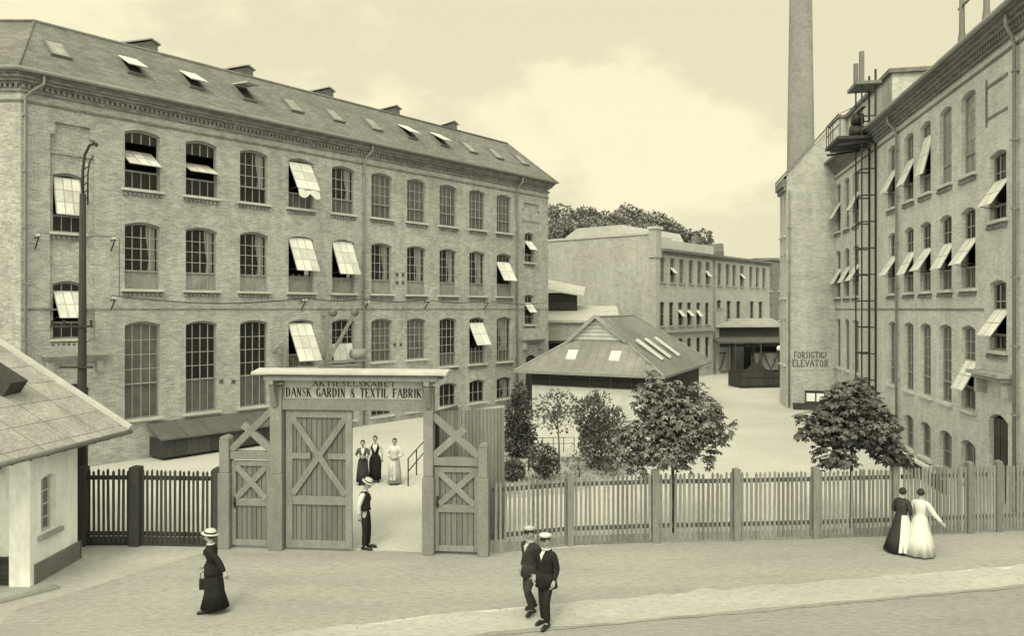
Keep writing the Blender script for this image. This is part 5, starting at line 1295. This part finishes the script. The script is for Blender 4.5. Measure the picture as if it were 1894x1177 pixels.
    if 'apron' in wear:
        m, side, rg = wear['apron']; g = MB(); vs = []; nseg = 16; a0, a1 = side
        for (cx, cy, z, rx, ry) in rg:
            for i in range(nseg+1):
                a = a0+(a1-a0)*i/nseg; q = 1+.02*math.sin(a*9); vs.append(Vector((cx+rx*q*math.cos(a), cy+ry*q*math.sin(a), z))*k)
        g.smooth = True; g.add(vs, [(j*(nseg+1)+i, j*(nseg+1)+i+1, (j+1)*(nseg+1)+i+1, (j+1)*(nseg+1)+i) for j in range(len(rg)-1) for i in range(nseg)]); g.build('apron', M[m], t)
    if 'front' in wear:      # shirt front / collar shown in the neckline
        m, dep, wd = wear['front']; g = MB(); g.smooth = True
        cz = J['ch']; x = cz.x+dep*k
        zl, zm_ = (1.16, 1.37) if woman else (1.30, 1.41)
        if not woman: x -= .018*k
        g.add([(J['nk'].x+.065*k, -wd*.5*k, 1.475*k), (J['nk'].x+.065*k, wd*.5*k, 1.475*k), (x, wd*k*.55, zm_*k), (x+.018*k, .0, zl*k), (x, -wd*k*.55, zm_*k), (x+.012*k, 0, (zm_+.01)*k)], [(0, 5, 1), (1, 5, 2), (2, 5, 3), (3, 5, 4), (4, 5, 0)])
        g.tube([V(ln+.07*math.cos(a), .075*math.sin(a), 1.49) for a in [i*math.pi/8 for i in range(17)]], .018*k, 6)
        g.build('shirt_front', M[m], t)
    # hair, hat
    g = MB(); g.smooth = True; i0 = 0
    if woman:
        g.ball((-.02, 0, .03), .105, .094, .115, 16, lambda p: (p[0] if p[0] < .45 or p[2] > .5 else .45-.2*(p[0]-.45), p[1], p[2] if p[2] > -.6 else -.6))
        g.ball((-.10, 0, .03), .05, .06, .05, 10)
    else: g.ball((-.022, 0, .012), .092, .083, .115, 16, lambda p: (p[0] if p[0] < .3 else .3, p[1], max(p[2], -.45)))
    g.xf(i0, hm); g.build('hair', M['hair'], t)
    if 'hat' in wear:
        kind, m = wear['hat']; g = MB(); g.smooth = True
        if kind == 'boater':
            g.rings([(0, 0, .065, .165, .150), (0, 0, .075, .165, .150), (0, 0, .076, .105, .093), (0, 0, .155, .10, .09), (0, 0, .165, .085, .075)], 24)
            g.m = 1; g.rings([(0, 0, .082, .109, .097), (0, 0, .112, .107, .095)], 24, cap=False)
        elif kind == 'cap':
            g.rings([(-.005, 0, .05, .105, .092), (-.005, 0, .085, .112, .1), (-.01, 0, .10, .135, .125), (-.01, 0, .135, .128, .118), (-.01, 0, .155, .06, .06)], 20)
            g.m = 1; g.rings([(-.005, 0, .048, .109, .096), (-.005, 0, .08, .112, .1)], 20, cap=False); g.m = 0
            g.m = 1; g.add([(.07, -.07, .055), (.10, -.04, .055), (.10, .04, .055), (.07, .07, .055), (.14, .06, .03), (.17, 0, .025), (.14, -.06, .03)], [(0, 1, 6), (1, 2, 5), (1, 5, 6), (2, 4, 5), (2, 3, 4)])
        elif kind == 'widehat':
            g.rings([(-.01, 0, .06, .19, .18), (-.01, 0, .075, .19, .18), (-.01, 0, .078, .125, .115), (-.015, 0, .15, .11, .10), (-.02, 0, .175, .06, .06)], 24)
            g.m = 1; g.rings([(-.01, 0, .08, .13, .12), (-.01, 0, .115, .123, .113)], 24, cap=False)
        g.xf(0, hm @ Matrix.Rotation(R(wear.get('tilt', -6)), 4, 'Y')); g.build('hat', [M[m], M['black']], t)
    for q in 'lr':
        g = MB(); g.smooth = True; a = J[q+'a']; tt = J[q+'t']
        g.tube([a+V(-.075, 0, -.05), a+V(-.03, 0, -.035), a.lerp(tt, .5)+V(0, 0, -.01), tt+V(.02, 0, -.005), tt+V(.06, 0, -.01)], [.03*k, .048*k, .045*k, .042*k, .02*k], 8)
        g.tube([a+V(0, 0, -.03), a+V(0, 0, .06)], [.047*k, .044*k], 8); g.build('shoe', M['leather'], t)
    return t, J, k
def skirt(w=.135, hem=.05, sway=0, flare=.30, flarey=None, back=.0):
    fy = flarey or flare
    return [(0, 0, 1.06, w-.02, w), (0, 0, .98, w+.035, w+.045), (sway*.2-back*.2, 0, .80, w+.07, w+.075), (sway*.5-back*.5, 0, .45, (w+.05+flare)/2+.02, (w+.05+fy)/2+.02), (sway-back, 0, hem, flare, fy), (sway-back, 0, hem+.01, flare-.03, fy-.03)]
def gp(px, py): x, y = G(px, py); return (x, y, 0)
# woman in black, striding left along the lane
gpl = gp(393, 1134)
t, J, k = person('woman in long black suit and pale hat walking with a small handbag', gpl, R(188), 1.60,
    dict(lean=.03, lk=(.08, .06, .5), la=(.07, .06, .09), rk=(-.03, -.06, .48), ra=(-.2, -.06, .12), le=(-.22, .28, 1.16), lw=(-.32, .30, .95), re=(.02, -.25, 1.13), rw=(.2, -.23, .98), yaw=R(-4)),
    dict(woman=True, skirt=('black', [(0.02, 0, 1.08, .12, .14), (0, 0, .98, .17, .19), (-.02, 0, .80, .19, .2), (-.04, 0, .45, .21, .21), (-.05, 0, .12, .30, .25), (-.05, 0, .13, .27, .22)], .05),
         tops=[('jacket', 'black', .0, .84, 1.0)], front=('white', .152, .13), hat=('widehat', 'straw'), tilt=-8))
rwv = Vector(J['rw'])+Vector((.05, -.0, -.12))*k
wm_ = Matrix.Translation(Vector(gpl)) @ Matrix.Rotation(R(188), 4, 'Z'); hp_ = wm_ @ (rwv+Vector((.0, 0, -.04)))
hb_ = thing('handbag', 'small dark handbag hanging from the walking woman\'s hand', 'handbag', hp_, R(188))
b = MB(); b.box(-.075, .075, -.03, .03, -.36, -.14); b.build('bag', M['leather'], hb_, bevel=.015)
b = MB(); b.smooth = True; b.tube([(-.06, 0, -.15), (-.05, 0, -.04), (0, 0, .0), (.05, 0, -.04), (.06, 0, -.15)], .008, 6); b.build('strap', M['leather'], hb_)
# two men in caps, arm in arm
person('man in dark suit and white peaked cap, nearer of the two walking men', gp(1010, 1158), R(232), 1.71,
    dict(lean=.0, lk=(.13, .09, .52), la=(.10, .10, .10), rk=(.0, -.09, .5), ra=(-.05, -.09, .09), le=(-.02, .25, 1.13), lw=(.08, .24, .92), re=(-.03, -.25, 1.14), rw=(.1, -.2, .95), yaw=R(10)),
    dict(trousers='black', tops=[('jacket', 'black', .015, .76, 1.0)], front=('white', .168, .07), hat=('cap', 'white')), 'two men walking together')
person('man in dark suit and dark banded cap, farther of the two walking men', gp(982, 1138), R(225), 1.70,
    dict(lean=.02, lk=(.2, .08, .55), la=(.03, .08, .13), rk=(.04, -.09, .5), ra=(-.2, -.1, .14), le=(-.05, .25, 1.13), lw=(.1, .22, .93), re=(-.1, -.26, 1.14), rw=(-.02, -.27, .9), yaw=R(8)),
    dict(trousers='charcoal', tops=[('jacket', 'charcoal', .012, .78, 1.0)], front=('palegrey', .165, .08), hat=('cap', 'palegrey')), 'two men walking together')
# gateman leaning in the open gateway
person('man in straw hat, dark waistcoat and white shirt sleeves in open gateway', gp(676, 1016), R(-8), 1.72,
    dict(lean=-.02, hdx=.03, nod=R(14), yaw=R(-8), lk=(.05, .08, .5), la=(.03, .09, .09), rk=(.02, -.08, .5), ra=(.0, -.10, .09), le=(-.1, .2, 1.15), lw=(-.05, .14, .92), re=(-.1, -.22, 1.14), rw=(-.1, -.2, .89)),
    dict(trousers='black', tops=[('shirt', 'white', -.006, None, .97, .062), ('waistcoat', 'black', .008, None, 0)], front=('white', .16, .06), hat=('boater', 'straw'), tilt=10))
# three women in the yard
person('woman in dark dress with folded pale forearms, leftmost of the yard trio', gp(671, 897), R(-80), 1.5,
    dict(lk=(.03, .08, .5), le=(.0, .27, 1.16), lw=(.2, .08, 1.13), re=(.0, -.27, 1.16), rw=(.2, -.06, 1.16), sh=.16, curl=.9),
    dict(woman=True, skirt=('charcoal', skirt(.13, .12, -.03, .27), .05), tops=[('blouse', 'greycloth', -.005, None, .5, .055)], front=('white', .145, .12)), 'three women standing in the yard')
person('woman in tight black dress with white neckline, middle of the yard trio', gp(694, 892), R(-85), 1.58,
    dict(lk=(.03, .08, .5), le=(-.02, .26, 1.14), lw=(.02, .27, .9), re=(-.02, -.26, 1.14), rw=(.02, -.29, .88), sh=.165),
    dict(woman=True, skirt=('black', [(0, 0, 1.06, .115, .13), (0, 0, .95, .17, .2), (0, 0, .75, .2, .24), (0, 0, .4, .2, .23), (0, 0, .1, .22, .23), (0, 0, .11, .19, .2)], .03), tops=[('shirt', 'white', -.012, None, .55, .05), ('bodice', 'black', .004, None, 0)], front=('white', .15, .16)), 'three women standing in the yard')
person('woman in white puffed blouse and pale grey skirt, rightmost of the yard trio', gp(730, 896), R(-95), 1.55,
    dict(le=(.02, .3, 1.14), lw=(.18, .1, 1.04), re=(.02, -.3, 1.14), rw=(.18, -.1, 1.04), sh=.17, curl=.9),
    dict(woman=True, skirt=('palegrey', skirt(.135, .07, 0, .27), .07), tops=[('blouse', 'white', .012, None, .6, .06, .03, .01)], apron=('white', (R(-60), R(25)), [(0, 0, 1.05, .13, .15), (0, 0, .9, .2, .21), (0, 0, .5, .235, .235), (0, 0, .2, .265, .26)])), 'three women standing in the yard')
# two women strolling away, seen from behind
person('woman in white long dress strolling away, arm out, right of her friend', gp(1702, 1026), R(38), 1.57,
    dict(lean=.03, lk=(.1, .08, .5), le=(.0, .25, 1.15), lw=(.1, .2, .95), re=(.06, -.32, 1.16), rw=(.15, -.5, .93), sh=.165, yaw=R(-5)),
    dict(woman=True, skirt=('white', skirt(.14, .06, -.1, .40, .42, .05), .11), tops=[('blouse', 'white', .01, None, 1.0, .06, .012, .01)]), 'two women strolling along the fence')
person('woman in dark shawl and skirt with white apron, left of the strolling pair', gp(1668, 1021), R(30), 1.55,
    dict(lean=.03, lk=(.1, .08, .5), le=(.02, .27, 1.14), lw=(.14, .16, 1.02), re=(.02, -.25, 1.14), rw=(.16, -.14, 1.0), sh=.165),
    dict(woman=True, skirt=('charcoal', skirt(.135, .06, -.08, .36, .38, .06), .1), tops=[('shawl', 'charcoal', .02, None, .6, .06, .005, .015)], apron=('white', (R(-150), R(-62)), [(0, 0, 1.05, .15, .165), (-.02, 0, .85, .225, .23), (-.06, 0, .45, .32, .33), (-.13, 0, .09, .385, .405)])), 'two women strolling along the fence')
# ------------------------------------------------------------------ light, sky, camera
world = bpy.data.worlds.new('World'); scene.world = world; world.use_nodes = True
nt = world.node_tree; bg = nt.nodes['Background']
SUN = Vector((-.20, -.64, .74)).normalized()
sk = N(nt, 'ShaderNodeTexSky'); sk.sky_type = 'NISHITA'; sk.sun_disc = False
sk.sun_elevation = math.asin(SUN.z); sk.sun_rotation = math.atan2(SUN.x, SUN.y); sk.dust_density = 4.0
bwn = N(nt, 'ShaderNodeRGBToBW'); nt.links.new(sk.outputs[0], bwn.inputs[0])
tc = N(nt, 'ShaderNodeTexCoord')
mp = N(nt, 'ShaderNodeMapping'); mp.inputs['Scale'].default_value = (1, 1, 1.9); nt.links.new(tc.outputs['Generated'], mp.inputs[0]); mp.inputs['Location'].default_value = (.35, .1, .2)
cl = noise(nt, mp.outputs[0], 3.1, 9, .58)
cr_ = N(nt, 'ShaderNodeMapRange'); cr_.inputs['From Min'].default_value = .45; cr_.inputs['From Max'].default_value = .585; cr_.interpolation_type = 'SMOOTHSTEP'; nt.links.new(cl, cr_.inputs['Value'])
cr_.inputs['To Min'].default_value = 7.15; cr_.inputs['To Max'].default_value = 8.6
val = mathn(nt, 'ADD', mathn(nt, 'MINIMUM', mathn(nt, 'MULTIPLY', bwn.outputs[0], .12), 1.2), cr_.outputs[0])
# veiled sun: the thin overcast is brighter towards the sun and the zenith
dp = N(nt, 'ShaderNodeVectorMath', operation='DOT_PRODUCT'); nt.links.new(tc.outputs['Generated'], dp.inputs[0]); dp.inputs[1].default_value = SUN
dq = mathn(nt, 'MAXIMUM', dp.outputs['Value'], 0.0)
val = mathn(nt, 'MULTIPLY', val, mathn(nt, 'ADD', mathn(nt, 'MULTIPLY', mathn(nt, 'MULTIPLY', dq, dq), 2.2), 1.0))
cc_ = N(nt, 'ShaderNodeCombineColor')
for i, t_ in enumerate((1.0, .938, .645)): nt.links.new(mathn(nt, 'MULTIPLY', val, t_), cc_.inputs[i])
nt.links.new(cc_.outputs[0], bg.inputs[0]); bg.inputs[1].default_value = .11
sl_d = bpy.data.lights.new('sun', 'SUN'); sl_d.energy = 1.5; sl_d.angle = R(15); sl_d.color = (1, .93, .64)
so_ = bpy.data.objects.new('sun', sl_d); col.objects.link(so_); so_.location = (0, 0, 60); so_.rotation_euler = SUN.to_track_quat('Z', 'Y').to_euler()
cam = bpy.data.cameras.new('camera'); cam.sensor_fit = 'HORIZONTAL'; cam.sensor_width = 36; cam.lens = 36*F/1894; cam.shift_y = -(588.5-HY)/1894; cam.clip_end = 3000
co = bpy.data.objects.new('camera', cam); col.objects.link(co); co.location = (0, 0, CH); co.rotation_euler = (R(90), 0, 0); scene.camera = co
scene.view_settings.view_transform = 'Standard'; scene.view_settings.look = 'None'; scene.view_settings.exposure = 0; scene.view_settings.gamma = 1
try: scene.cycles.transparent_max_bounces = 12; scene.cycles.max_bounces = 6
except Exception: pass
